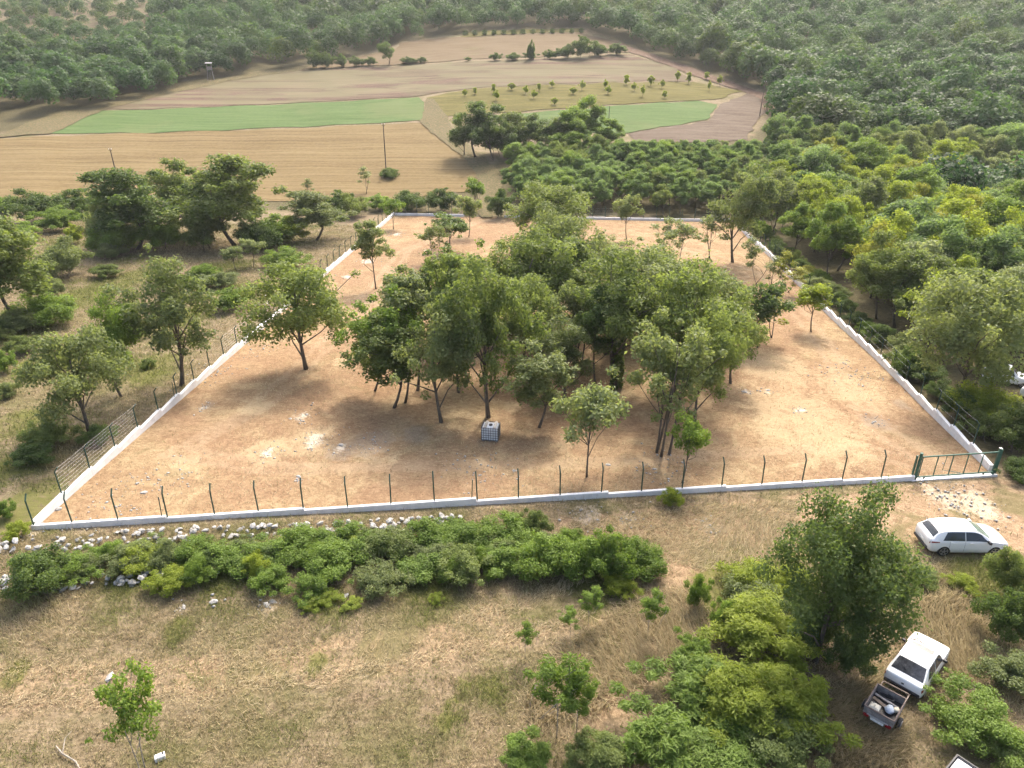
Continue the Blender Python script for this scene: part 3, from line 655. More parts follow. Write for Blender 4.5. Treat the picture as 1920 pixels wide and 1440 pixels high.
b = MB(); b.box((-2.10, 0, .40), (.16, 1.30, .15), None, .03); b.build('rear_bumper', M['blackplastic'], car)
b = MB(); b.tube([(-1.25, 0, 1.43), (-1.42, 0, 1.55)], .012, 5); b.build('aerial', M['blackplastic'], car)
b = MB(); b.box((2.11, 0, .50), (.06, .95, .16), None, .02); b.build('grille', M['blackplastic'], car)

# the old boxy car with the trailer behind it
ra, rb = at(1687, 1300), at(1742, 1222); h2 = math.atan2(rb.y - ra.y, rb.x - ra.x) ; ax = Vector((math.cos(h2), math.sin(h2), 0))
cen = ra + ax * 1.72
old = empty('old_hatchback_car', (cen.x, cen.y, float(ter(cen.x, cen.y))), h2); tag(old, 'old boxy white car with a sunroof and dusty rear window, in long dry grass', 'car')
C2 = Car([(-1.76, .70, .42, .72, .60, .80, .82), (-1.70, .75, .30, .80, .68, .88, .90), (-1.50, .775, .24, .86, .68, .96, .98), (-1.02, .785, .22, .87, .60, 1.33, 1.355), (-.80, .785, .22, .87, .585, 1.375, 1.40),
          (-.2, .785, .22, .865, .58, 1.385, 1.41), (.18, .785, .22, .855, .575, 1.35, 1.38), (.42, .785, .22, .85, .62, 1.15, 1.18), (.70, .785, .22, .84, .70, .89, .91), (1.15, .775, .24, .80, .66, .845, .865), (1.58, .75, .28, .74, .62, .785, .80), (1.70, .70, .36, .62, .55, .66, .68)], 3)
M['sunroofglass'] = flat('brownish_sunroof_glass', (.16, .13, .115), .12, 0, .3, 3, .6)
C2.body(old, M['oldwhite'])
C2.cross_win('windscreen', old, M['dustyglass'], .66, .24, .86, .05); C2.cross_win('rear_window', old, M['dustyglass'], -1.50, -1.03, .88, .10)
C2.patch('sunroof', old, M['sunroofglass'], lambda u, v: C2.pt(-.14 + .30 * v, 8 - abs(u * 2 - 1) * 1.15, 1 if u >= .5 else -1), 8, 2, .012)
for s in (-1, 1):
    C2.side_win('side_window', old, M['dustyglass'], -1.18, -.36, s, 5.08, 5.88, .22, 0); C2.side_win('side_window', old, M['dustyglass'], -.30, .58, s, 5.08, 5.88, 0, -.20)
    C2.patch('tail_light', old, M['redlens'], lambda u, v: C2.pt(-1.74 + .10 * u, 3.9 + 1.0 * v, s), 3, 2, .012)
    C2.patch('wheel_arch', old, M['blackplastic'], lambda u, v: C2.pt(-1.12 + .33 * math.cos(math.pi * u), 1.2 + 2.0 * v * math.sin(math.pi * u), s), 10, 3, .006)
    C2.patch('wheel_arch', old, M['blackplastic'], lambda u, v: C2.pt(1.10 + .33 * math.cos(math.pi * u), 1.2 + 2.0 * v * math.sin(math.pi * u), s), 10, 3, .006)
    for xd in (-.33, .62): C2.patch('door_seam', old, M['blackplastic'], lambda u, v: C2.pt(xd + .014 * u, 1.6 + 3.3 * v, s), 1, 5, .003)
    p = C2.pt(.50, 5.05, s); b = MB(); b.box((p.x, p.y + s * .10, p.z + .05), (.09, .16, .11), None, .02); b.build('wing_mirror', M['blackplastic'], old)
    for x in (-1.12, 1.10): wheel(old, x, s * .69, .275, .16, s)
b = MB(); b.box((-1.77, 0, .46), (.10, 1.40, .12), None, .02); b.build('rear_bumper', M['blackplastic'], old)
b = MB(); b.box((-1.775, 0, .66), (.02, .10, .06)); b.build('boot_lock', M['blackplastic'], old)
b = MB(); p = C2.pt(-1.46, 8, 1); b.tube([(p.x, p.y, p.z + .03), (p.x + .18, p.y + .25, p.z + .19)], .012, 4); b.build('rear_wiper', M['blackplastic'], old)
# dead sticks fallen across the windscreen foot
br = empty('dead_branch', old.matrix_basis @ Vector((.72, 0, 0)), h2); tag(br, 'brown dead sticks lying across the bonnet of the old boxy car', 'branch')
b = MB(); b.tube([(.02, .66, .97), (.10, .30, .98), (.02, -.15, .985), (-.10, -.62, .98)], [.022, .02, .016, .01], 5); b.build('stick', M['bark'], br)
b = MB(); b.tube([(.16, .70, .94), (.22, .40, .95), (.08, .08, .985)], [.018, .015, .01], 5); b.build('stick', M['bark'], br)
b = MB(); b.tube([(.28, .62, .93), (.10, .48, .98), (-.02, .50, 1.06)], [.014, .012, .008], 5); b.build('stick', M['bark'], br)

def trailer_body(root, L, W, wheels=True, rim='rust'):
    zf = .48
    def bx(nm, c, d, mat='trailergrey', parent=root): q = MB(); q.box(c, d); return q.build(nm, M[mat], parent)
    bx('floor_panel', (0, 0, zf), (L, W, .04), 'blackplastic')
    for s in (-1, 1):
        p = bx('side_board', (0, s * (W / 2 + .012), zf + .18), (L, .025, .36)); bx('rim_rail', (0, s * (W / 2 + .015), zf + .375), (L + .06, .05, .04), rim, p)
        p = bx('end_board', (s * (L / 2 + .012), 0, zf + .18), (.025, W - .004, .36)); bx('rim_rail', (s * (L / 2 + .015), 0, zf + .373), (.05, W, .04), rim, p)
    if wheels:
        for s in (-1, 1): wheel(root, -.1, s * (W / 2 + .12), .26, .14, s)
    return zf + .02

pa_, pb_ = at(1644, 1352, .45), at(1669, 1309, .45); h3 = math.atan2(pb_.y - pa_.y, pb_.x - pa_.x)
pc = (pa_ + pb_) / 2; TL, TW = 1.42, 1.08
tr = empty('box_trailer', (pc.x, pc.y, float(ter(pc.x, pc.y))), h3); tag(tr, 'small open grey trailer full of junk, hitched behind the old boxy car', 'trailer')
zt = trailer_body(tr, TL, TW)
for s in (-1, 1):
    b = MB(); b.box((TL / 2 + .40, s * (TW / 2 - .03), .44), (.80, .05, .05)); b.build('drawbar', M['rust'], tr)
    b = MB(); b.box((-TL / 2 - .055, s * (TW / 2 - .12), .47), (.06, .20, .11)); b.build('tail_light', M['redlens'], tr)
b = MB(); b.box((TL / 2 + .78, 0, .44), (.05, TW, .05)); b.build('drawbar_crosspiece', M['rust'], tr)
b = MB(); b.box((-TL / 2 - .055, 0, .42), (.02, .50, .12)); b.build('number_plate', M['plate'], tr)
b = MB(); b.box((-TL / 2 - .045, 0, .53), (.03, .8, .06)); b.build('tail_bar', M['wire'], tr)
TM = tr.matrix_basis
def in_trailer(name, label, cat, builds, base=None):
    o = empty(name, (TM if base is None else base) @ Vector((0, 0, 0)), h3); tag(o, label, cat)
    for nm, mat, fn in builds: b = MB(); fn(b); b.build(nm, M[mat], o, nm in ('bag_cloth',))
    return o
M['cream'] = flat('cream_plastic', (.62, .57, .45), .5); M['bluegrey'] = flat('blue_grey_plastic', (.36, .42, .48), .6, 0, .3, 12); M['wood'] = flat('raw_timber', (.42, .31, .21), .8, 0, .3, 5); M['steel'] = flat('dull_steel', (.38, .38, .39), .4, .7, .3)
in_trailer('plastic_jerrycan', 'cream plastic jerrycan in a rear corner of the junk trailer', 'canister', [
    ('can_body', 'cream', lambda b: b.box((-.40, .26, zt + .155), (.34, .38, .31), None, .05)), ('can_handle', 'cream', lambda b: b.tube([(-.50, .26, zt + .29), (-.48, .26, zt + .36), (-.34, .26, zt + .36), (-.32, .26, zt + .29)], .02, 5)), ('can_cap', 'blackplastic', lambda b: b.tube([(-.28, .36, zt + .29), (-.28, .36, zt + .35)], .035, 8))])
in_trailer('metal_pipe', 'dull steel pipe lying crosswise near the front of the junk trailer', 'pipe', [('pipe_tube', 'steel', lambda b: b.tube([(.42, .50, zt + .10), (.28, -.44, zt + .12)], .045, 8))])
in_trailer('timber_offcut', 'brown timber offcut lying across the middle of the junk trailer', 'timber', [('timber_block', 'wood', lambda b: b.tube([(.22, .48, zt + .07), (.02, -.12, zt + .09)], .075, 4))])
in_trailer('scrap_tube', 'black hose coiled at the front board of the junk trailer', 'hose', [('hose_coil', 'blackplastic', lambda b: b.tube([(.52 + .12 * math.cos(a * .5), .10 + .3 * math.sin(a * .5), zt + .04 + a * .006) for a in range(26)], .028, 6))])
bagv = MB()
def crumple(b, c, r, seed, sq=.6):
    q = random.Random(seed); bm = bmesh.new(); bmesh.ops.create_icosphere(bm, subdivisions=2, radius=1)
    for v in bm.verts: v.co = v.co * q.uniform(.72, 1.15)
    b.add([(c[0] + v.co.x * r, c[1] + v.co.y * r * .9, c[2] + v.co.z * r * sq) for v in bm.verts], [tuple(v.index for v in f.verts) for f in bm.faces]); bm.free()
in_trailer('plastic_sack', 'crumpled blue grey sack in the middle of the junk trailer', 'sack', [('bag_cloth', 'bluegrey', lambda b: crumple(b, (-.02, -.22, zt + .12), .22, 3))])
in_trailer('plastic_sack', 'pale crumpled sack against the side board of the junk trailer', 'sack', [('bag_cloth', 'cream', lambda b: crumple(b, (.14, -.42, zt + .12), .15, 5))])

# second trailer, cut by the frame edge, with white panels in it
pd = at(1806, 1468, .8); T2 = empty('box_trailer', (pd.x, pd.y, float(ter(pd.x, pd.y))), R(38)); tag(T2, 'dark rimmed trailer carrying white panels, half under the bush at the frame edge', 'trailer')
z2 = trailer_body(T2, 1.9, 1.2, True, 'blackplastic')
for i, (x, y, dx, dy, dz) in enumerate(((.35, .25, 1.1, .62, .30), (-.45, -.25, .9, .6, .26), (.45, -.35, .8, .42, .33))):
    b = MB(); b.box((x, y, z2 + dz / 2), (dx, dy, dz), None, .02); q = b.build('white_panel', M['plate'], None); q.location = T2.location; q.rotation_euler = T2.rotation_euler
    tag(q, ['large white panel against the side of the dark rimmed trailer', 'white panel at the back of the dark rimmed trailer', 'narrow white panel at the front of the dark rimmed trailer'][i], 'panel')

# scrap car bodies half hidden in the trees beyond the wall
for k, (px, py, rz, lab) in enumerate(((1884, 716, -.5, 'white car body half hidden by the trees beyond the long pale wall'), (1962, 756, -.9, 'white van body cut by the frame edge among the trees'))):
    P = at(px, py); q = empty('scrap_car', P, rz); tag(q, lab, 'car')
    C2.body(q, M['oldwhite']); C2.cross_win('windscreen', q, M['dustyglass'], .66, .24, .86, .05); C2.cross_win('rear_window', q, M['dustyglass'], -1.50, -1.03, .88, .10)
    for s in (-1, 1):
        C2.side_win('side_window', q, M['dustyglass'], -1.18, .5, s, 5.08, 5.88, .22, -.2)
        for x in (-1.12, 1.10): wheel(q, x, s * .69, .275, .16, s)

# ------------------------------------------------------------------ caged water tank
P = at(918, 829); tk = empty('water_tank', (P.x, P.y, P.z), R(-9)); tag(tk, 'white plastic water tank in a steel cage on the bare ground under the trees', 'tank')
M['tankplastic'] = flat('translucent_white_plastic', (.80, .81, .82), .45, 0, .08, 3, .4)
b = MB(); b.box((0, .5, .60), (1.08, .90, .92), None, .06); b.build('bottle', M['tankplastic'], tk)
b = MB(); b.tube([(0, .5, 1.05), (0, .5, 1.11)], .13, 14); b.build('lid', M['blackplastic'], tk)
for x in (-.45, 0, .45): b = MB(); b.box((x, .5, .05), (.12, .96, .10)); b.build('pallet_foot', M['trailergrey'], tk)
b = MB(); b.box((0, .5, .115), (1.16, .98, .03)); b.build('pallet_top', M['trailergrey'], tk)
cv = MB(); M['darksteel'] = flat('dark_cage_steel', (.10, .10, .105), .5, .4)
cv.tube([(0, 0, 0), (0, 0, .97)], .017, 5); cv = cv.mesh('cage_bar', M['darksteel']); ch_ = MB(); ch_.tube([(-.58, 0, 0), (.58, 0, 0)], .017, 5); ch_ = ch_.mesh('cage_bar', M['darksteel'])
for i in range(8):
    for y in (.02, .98): o = obj('cage_bar', cv, tk); o.location = (-.57 + 1.14 * i / 7, y, .12)
for i in range(6):
    for x in (-.575, .575): o = obj('cage_bar', cv, tk); o.location = (x, .14 + .72 * i / 5, .12)
for z in (.16, .32, .50, .68, .86, 1.06):
    for y in (.006, .994): o = obj('cage_bar', ch_, tk); o.location = (0, y, z)
    for x in (-.59, .59): o = obj('cage_bar', ch_, tk); o.location = (x, .5, z); o.rotation_euler = (0, 0, R(90)); o.scale = (.83, 1, 1)
for x in (-.32, .32): b = MB(); b.box((x, .5, 1.085), (.20, .98, .03)); b.build('top_strap', M['steel'], tk)

# ------------------------------------------------------------------ dry stone walls and loose stones
def stone_mesh(seed):
    q = random.Random(seed); bm = bmesh.new(); bmesh.ops.create_icosphere(bm, subdivisions=1, radius=.5)
    ax_ = [Vector((q.gauss(0, 1), q.gauss(0, 1), q.gauss(0, 1))).normalized() for _ in range(7)]; hs = [q.uniform(.26, .42) for _ in ax_]
    for v in bm.verts:
        for a, h in zip(ax_, hs):
            d = v.co.dot(a)
            if d > h: v.co -= a * (d - h)
        v.co *= q.uniform(.95, 1.05)
    me = bpy.data.meshes.new('stone'); bm.to_mesh(me); bm.free(); me.materials.append(M['stone']); return me
STONES = [stone_mesh(s) for s in range(8)]
def stone_wall(label, px_pts, per_m, width, height):
    pts = [at(*p) for p in px_pts]; root = empty('dry_stone_wall', pts[0]); tag(root, label, 'stone wall'); org = Vector(root.location)
    n = 0
    for a, e in zip(pts[:-1], pts[1:]):
        L = (e - a).length; d = (e - a) / L; nn = Vector((-d.y, d.x, 0))
        for i in range(int(L * per_m)):
            u = rnd.uniform(0, L); w_ = rnd.uniform(-1, 1) * width; hh = rnd.uniform(0, 1) * height * (1 - abs(w_) / width * .8)
            p = a + d * u + nn * w_; z = float(ter(p.x, p.y)) + hh + .04
            o = obj('stone', rnd.choice(STONES), root); s = rnd.uniform(.20, .42); o.scale = (s * rnd.uniform(.9, 1.6), s, s * rnd.uniform(.5, .9)); o.rotation_euler = (rnd.uniform(-.5, .5), rnd.uniform(-.5, .5), rnd.uniform(0, 6.3))
            o.location = Vector((p.x, p.y, z)) - org; n += 1
    return root
stone_wall('tumbled dry stone wall of white stones running below the plot, overgrown by bushes', [(-30, 1032), (90, 1024), (150, 1020), (245, 1008), (330, 1006), (480, 998), (640, 992), (800, 984), (870, 975)], 7.5, .55, .5)
stone_wall('lower broken dry stone wall of white stones at the top of the meadow', [(-30, 1095), (60, 1098), (185, 1092), (265, 1088), (390, 1072), (470, 1050)], 8, .5, .4)
SL = [(345, 1140, 'flat white stone in the dry meadow below the lower stone wall'), (500, 1136, 'broad white stone heap top in the dry meadow'), (512, 1130, 'smaller white stone touching the broad one in the meadow'), (95, 1048, 'white stone between the two stone walls near the dark bush'), (750, 1048, 'white stone in the middle of the hedge bushes'), (402, 1130, 'white stone showing through grass beside a flat one'), (648, 1120, 'grey stone behind the lime bushes'), (207, 1271, 'small white stone near the lone small tree'),
 (545, 786, 'white stone on the cleared ground below the lone broad oak'), (575, 778, 'second white stone on the cleared ground below the lone broad oak'), (640, 836, 'white stone beside the grey scorched patch of the cleared plot'), (1395, 736, 'white stone on the cleared ground, gate side of the grove'), (1440, 733, 'small white stone next to another, gate side of the grove'), (108, 957, 'white stone inside the near left corner of the wall'), (270, 925, 'white stone behind the first front posts'), (965, 884, 'white stone at the foot of a front post before the tank'), (1140, 873, 'white stone beside the small yellowish tree at the front fence'), (560, 895, 'white stone on bare ground behind a front post'), (205, 982, 'white stone lying against the front wall')]
for px, py, lab in SL:
    P = at(px, py); o = obj('stone', rnd.choice(STONES)); s = rnd.uniform(.26, .42); o.scale = (s * 1.5, s, s * .6); o.rotation_euler = (rnd.uniform(-.3, .3), 0, rnd.uniform(0, 6.3)); o.location = (P.x, P.y, P.z + .05); tag(o, lab, 'stone', 'loose white stones')
P = at(301, 1423); o = empty('plastic_canister', P, .5); tag(o, 'small white plastic canister lying in dry grass beside the lone sapling tree', 'canister')
b = MB(); b.box((0, 0, .12), (.36, .22, .22), None, .04); b.build('can_body', M['plate'], o); b = MB(); b.tube([(.12, 0, .22), (.12, 0, .28)], .035, 8); b.build('can_cap', M['blackplastic'], o)
P = at(998, 1318); o = empty('stick', P); tag(o, 'pale broken stick leaning in the dry grass beside a feathery sapling', 'stick')
b = MB(); b.tube([(-.12, -.25, 0), (0, .1, .25), (.16, .42, .55)], [.035, .03, .02], 6); b.build('stick_wood', M['palebark'], o)
P = at(128, 1424); o = empty('fallen_branch', P, -.5); tag(o, 'bleached fallen branch lying in the meadow grass', 'branch')
b = MB(); b.tube([(-.9, .1, .08), (-.3, .0, .14), (.4, .05, .10), (1.0, -.1, .06)], [.02, .035, .03, .015], 6); b.build('limb', M['palebark'], o); b = MB(); b.tube([(-.3, 0, .14), (-.7, .4, .3), (-.8, .7, .28)], [.022, .015, .008], 5); b.build('twig', M['palebark'], o)
# ------------------------------------------------------------------ trees: prototypes
def unit(v): return v / np.maximum(np.linalg.norm(v, axis=-1, keepdims=True), 1e-9)

def leaves(rs, cen, rad, n, L, Wd, droop=.15, upb=.5, shell=.25, flat=.85, frond=False):
    """n folded leaf faces spread through clumps; returns vertices, faces, tint per vertex"""
    p = rad ** 2; ci = rs.choice(len(cen), n, p=p / p.sum())
    d = unit(rs.normal(size=(n, 3))); rr = rad[ci] * (shell + (1.08 - shell) * rs.rand(n) ** .6)
    rr = np.where(rs.rand(n) < .22, rr * rs.uniform(1.05, 1.6, n), rr)
    pos = cen[ci] + d * rr[:, None] * np.array([1, 1, flat])
    nr = unit(d * .55 + np.array([0, 0, upb]) + rs.normal(size=(n, 3)) * .55)
    a = unit(np.cross(nr, unit(rs.normal(size=(n, 3)))))
    if frond: a = unit(d * np.array([.5, .5, .2]) + rs.normal(size=(n, 3)) * np.array([.9, .9, .35]))
    a[:, 2] -= droop; a = unit(a); b = unit(np.cross(nr, a)); nn = np.cross(a, b)
    s = (.65 + .7 * rs.rand(n))[:, None]
    v0, v2 = pos - a * L * .5 * s, pos + a * L * .5 * s - nn * L * .08
    v1, v3 = pos + b * Wd * .5 * s + nn * Wd * .22, pos - b * Wd * .5 * s + nn * Wd * .22
    V = np.stack([v0, v1, v2, v3], 1).reshape(-1, 3); F = np.arange(n * 4).reshape(n, 4)
    F = np.concatenate([F[:, [0, 1, 2]], F[:, [0, 2, 3]]])
    base = rs.rand(len(cen)) * .45
    tint = np.clip(base[ci] + rs.rand(n) * .45 + .06, 0, 1)
    return V, F, np.repeat(tint, 4)

def clumps(rs, H, W, cb, n, rc, power=.6, top=.5, lobes=0):
    """clump centres through an uneven crown volume"""
    d = unit(rs.normal(size=(n, 3))); d[:, 2] = d[:, 2] * .9 + .08
    r = rs.rand(n) ** power
    rad = W * rc * (.65 + .7 * rs.rand(n))
    ph = rs.rand(3) * 6.28; az = np.arctan2(d[:, 1], d[:, 0])
    lob = 1 + .16 * np.sin(2 * az + ph[0]) + .12 * np.sin(3 * az + ph[1]) + .10 * rs.normal(size=n)
    ch = H * (1 - cb) / 2; c = d * r[:, None]
    z = H * cb + ch + c[:, 2] * (ch - rad * .75)
    tap = 1 - .35 * np.clip((z - H * (cb + (1 - cb) * top)) / (H * (1 - cb) * (1 - top)), 0, 1)
    C = np.stack([c[:, 0] * (W / 2 - rad * .75) * lob * tap, c[:, 1] * (W / 2 - rad * .75) * lob * tap, z], 1)
    out = rs.rand(n) < .16; k = np.where(out, rs.uniform(1.1, 1.28, n), 1.0)[:, None]; mid = np.array([0, 0, H * cb + ch])
    C = mid + (C - mid) * k; rad = np.where(out, rad * .62, rad)
    return C, rad

def trunk_mesh(rs, H, cb, r, cen, nl=9, lean=.4, stems=1, mat='bark', ztop=.72):
    b = MB()
    for s in range(stems):
        off = np.array([0, 0]) if stems == 1 else rs.normal(size=2) * .28
        k = 6; bend = rs.normal(size=2) * lean; sp = rs.normal(size=2) * (.55 if stems > 1 else .1) * H * .16
        P = []
        for i in range(k + 1):
            u = i / k; wob = np.array([math.sin(u * 3.1), math.sin(u * 2.3 + .3)]) * bend
            xy = off + wob + sp * u; P.append((xy[0], xy[1], -.25 + u * (H * ztop + .25)))
        rr = [r * (1.35 if i == 0 else 1 - .72 * i / k) / (1 if stems == 1 else 1.5) for i in range(k + 1)]
        b.tube(P, rr, 8)
        P = np.array(P)
        order = rs.permutation(len(cen))[:max(2, nl // stems)]
        for j in order:
            c = cen[j]; i = int(np.clip((c[2] * .62 + .25) / (H * ztop + .25) * k, 1, k - 1)); o = P[i]
            mid = o * .5 + c * .5 + rs.normal(size=3) * .25; mid[2] += .15
            b.tube([o, mid, c], [rr[i] * .55, rr[i] * .34, .015], 5, False)
    return b

PROTO = {}; CB = {}
def proto(name, seed, H, W, cb, n, rc, nleaf, L, Wd, r=.17, nl=10, lean=.25, stems=1, mat='bark', power=.55, extra=None, **kw):
    rs = np.random.RandomState(seed); top = kw.pop('top', .5); ztop = kw.pop('ztop', .72)
    cen, rad = clumps(rs, H, W, cb, n, rc, power, top)
    ex = (cen[:, :2] + rad[:, None]).max(0) + (cen[:, :2] - rad[:, None]).min(0); cen[:, :2] -= ex / 2
    V, F, T = leaves(rs, cen, rad, nleaf, L, Wd, **kw)
    if extra == 'ivy':
        k = 900; z = rs.rand(k) * H * .55; a = rs.rand(k) * 6.28; c2 = np.stack([np.cos(a) * .30, np.sin(a) * .30, z], 1)
        v2, f2, t2 = leaves(rs, c2, np.full(k, .14), k * 2, .16, .13); F = np.concatenate([F, f2 + len(V)]); V = np.concatenate([V, v2]); T = np.concatenate([T, t2 * .5])
    me = mesh_np('crown', V, F, M['oak'], T)
    tm = trunk_mesh(rs, H, cb, r * .72, cen, nl, lean, stems, mat, ztop).mesh('trunk', M[mat], True)
    q = np.percentile(V, [.4, 99.6], axis=0)
    CB[name] = max(cb, 0.0); r_ = r
    PROTO[name] = (me, tm, float(q[1][2]), float((q[1][0] - q[0][0] + q[1][1] - q[0][1]) / 2))

proto('oak', 1, 8, 8, .12, 62, .082, 12500, .185, .125, .19)
proto('oak2', 2, 8, 7, .17, 56, .083, 10500, .185, .125, .17)
proto('oak3', 3, 9, 7, .12, 64, .082, 11800, .185, .125, .19)
proto('slim', 4, 8, 4.4, .20, 42, .105, 6600, .18, .12, .11, lean=.45)
proto('slim2', 5, 8, 4.0, .23, 36, .108, 5200, .18, .12, .10, lean=.55)
proto('multi', 6, 7, 5, .13, 50, .082, 6000, .17, .11, .13, stems=4, nl=16)
proto('ivy', 7, 9, 7, .20, 60, .082, 10500, .185, .125, .26, extra='ivy')
proto('young', 8, 4, 2.8, .30, 30, .105, 2700, .15, .10, .06, lean=.15)
proto('sparse', 9, 6, 2.8, .25, 13, .15, 900, .19, .11, .06, lean=.35, stems=2)
proto('umbrella', 10, 5, 5, .36, 22, .12, 3600, .20, .12, .08, top=.2, lean=.15, flat=.6)
proto('locust', 11, 8, 6, .14, 42, .095, 15000, .24, .095, .12, droop=.45, upb=.7, flat=1.0)
proto('locust2', 12, 8, 5, .10, 36, .105, 13500, .24, .095, .12, droop=.45, upb=.7, flat=1.1)
proto('wood', 13, 8, 6.5, .10, 60, .088, 15000, .185, .12, .15)
proto('wood2', 14, 7.5, 6, .08, 54, .094, 13500, .185, .12, .14)
proto('bush', 15, 3, 4, -.05, 48, .09, 12500, .11, .075, .04, stems=3, ztop=.5)
proto('bush2', 16, 3, 3.6, -.08, 42, .098, 11500, .11, .075, .04, stems=3, ztop=.5)
proto('bush3', 17, 2.4, 4.4, -.10, 52, .085, 11500, .11, .075, .04, stems=3, ztop=.5)
proto('frond', 18, 3, 3.2, .05, 54, .083, 10500, .19, .045, .035, stems=4, ztop=.7, droop=.35, upb=.6, frond=True)
proto('frond2', 19, 2.6, 3.4, .0, 56, .085, 20000, .135, .036, .035, stems=4, ztop=.7, droop=.35, upb=.6, frond=True)
proto('sapling', 20, 3, 1.6, .30, 30, .095, 2600, .125, .034, .022, lean=.08, droop=.3, upb=.6, frond=True, mat='palebark')
proto('fine', 21, 8, 7, .06, 84, .088, 30000, .135, .09, .17)
proto('loose', 22, 4.2, 3.6, .26, 40, .075, 2300, .15, .09, .06, stems=2, lean=.2, mat='palebark')
proto('bigbush', 23, 3.6, 5, -.06, 70, .075, 20000, .105, .072, .05, stems=3, ztop=.5)

def plant(kind, name, P, H, W, leaf, label, cat='tree', group=None, rz=None, lean=(0, 0)):
    me, tm, h0, w0 = PROTO[kind]
    o = empty(name, P, rnd.uniform(0, 6.28) if rz is None else rz); o.rotation_euler[0] = R(lean[0]); o.rotation_euler[1] = R(lean[1])
    s = W / w0; o.scale = (s * rnd.uniform(.94, 1.06), s * rnd.uniform(.94, 1.06), H / h0)
    tag(o, label, cat, group)
    c = obj('crown', me, o)
    if leaf != 'oak': c.material_slots[0].link = 'OBJECT'; c.material_slots[0].material = M[leaf]
    obj('trunk', tm, o)
    return o

def place(kind, name, px, py, top, wpx, leaf, label, cat='tree', group=None, **kw):
    """px, py: foot of the trunk (trees) or lowest visible leaf (bushes); top, wpx: extent of the crown, all in photograph pixels"""
    low = kind.startswith(('bush', 'frond', 'bigbush'))
    P = at(px, py); d = depth(P); H = 3.0
    for _ in range(6):
        th = math.atan2(CAM_H - P.z - H * .5, P.y); ct, s_ = math.cos(th), math.sin(th)
        if low:
            W = wpx * d / FPX; E = (py - top) * d / FPX; a = W * .47
            c2 = (E / 2) ** 2 - (a * s_) ** 2; c = math.sqrt(max(c2, (.20 * W) ** 2)) / ct if c2 > 0 else .20 * W
            c = max(c, .20 * W); H = 2 * c / 1.0
            Q = at(px, (py + top) / 2, c); P = Vector((Q.x, Q.y, float(ter(Q.x, Q.y)))); d = depth(P + Vector((0, 0, c)))
        else:
            cb = CB[kind]; zc = (1 + cb) / 2; c = (1 - cb) / 2
            d0 = depth(P); dc = depth(P + Vector((0, 0, H * zc))); W = wpx * dc / FPX; a = W * .40
            lo, hi = .3, 25.0
            for _k in range(30):
                m = (lo + hi) / 2; q = P + Vector((0, 0, m * zc)); _, yc, dd = proj(q.x, q.y, q.z)
                tt = yc - math.sqrt((m * c * ct) ** 2 + (a * s_) ** 2) * FPX / dd
                if tt > top: lo = m
                else: hi = m
            H = lo
    if low: H, W = H * .92, W * .93
    else: H = max(H, W * .66)
    return plant(kind, name, P, H, W, leaf, label, cat, group, **kw)

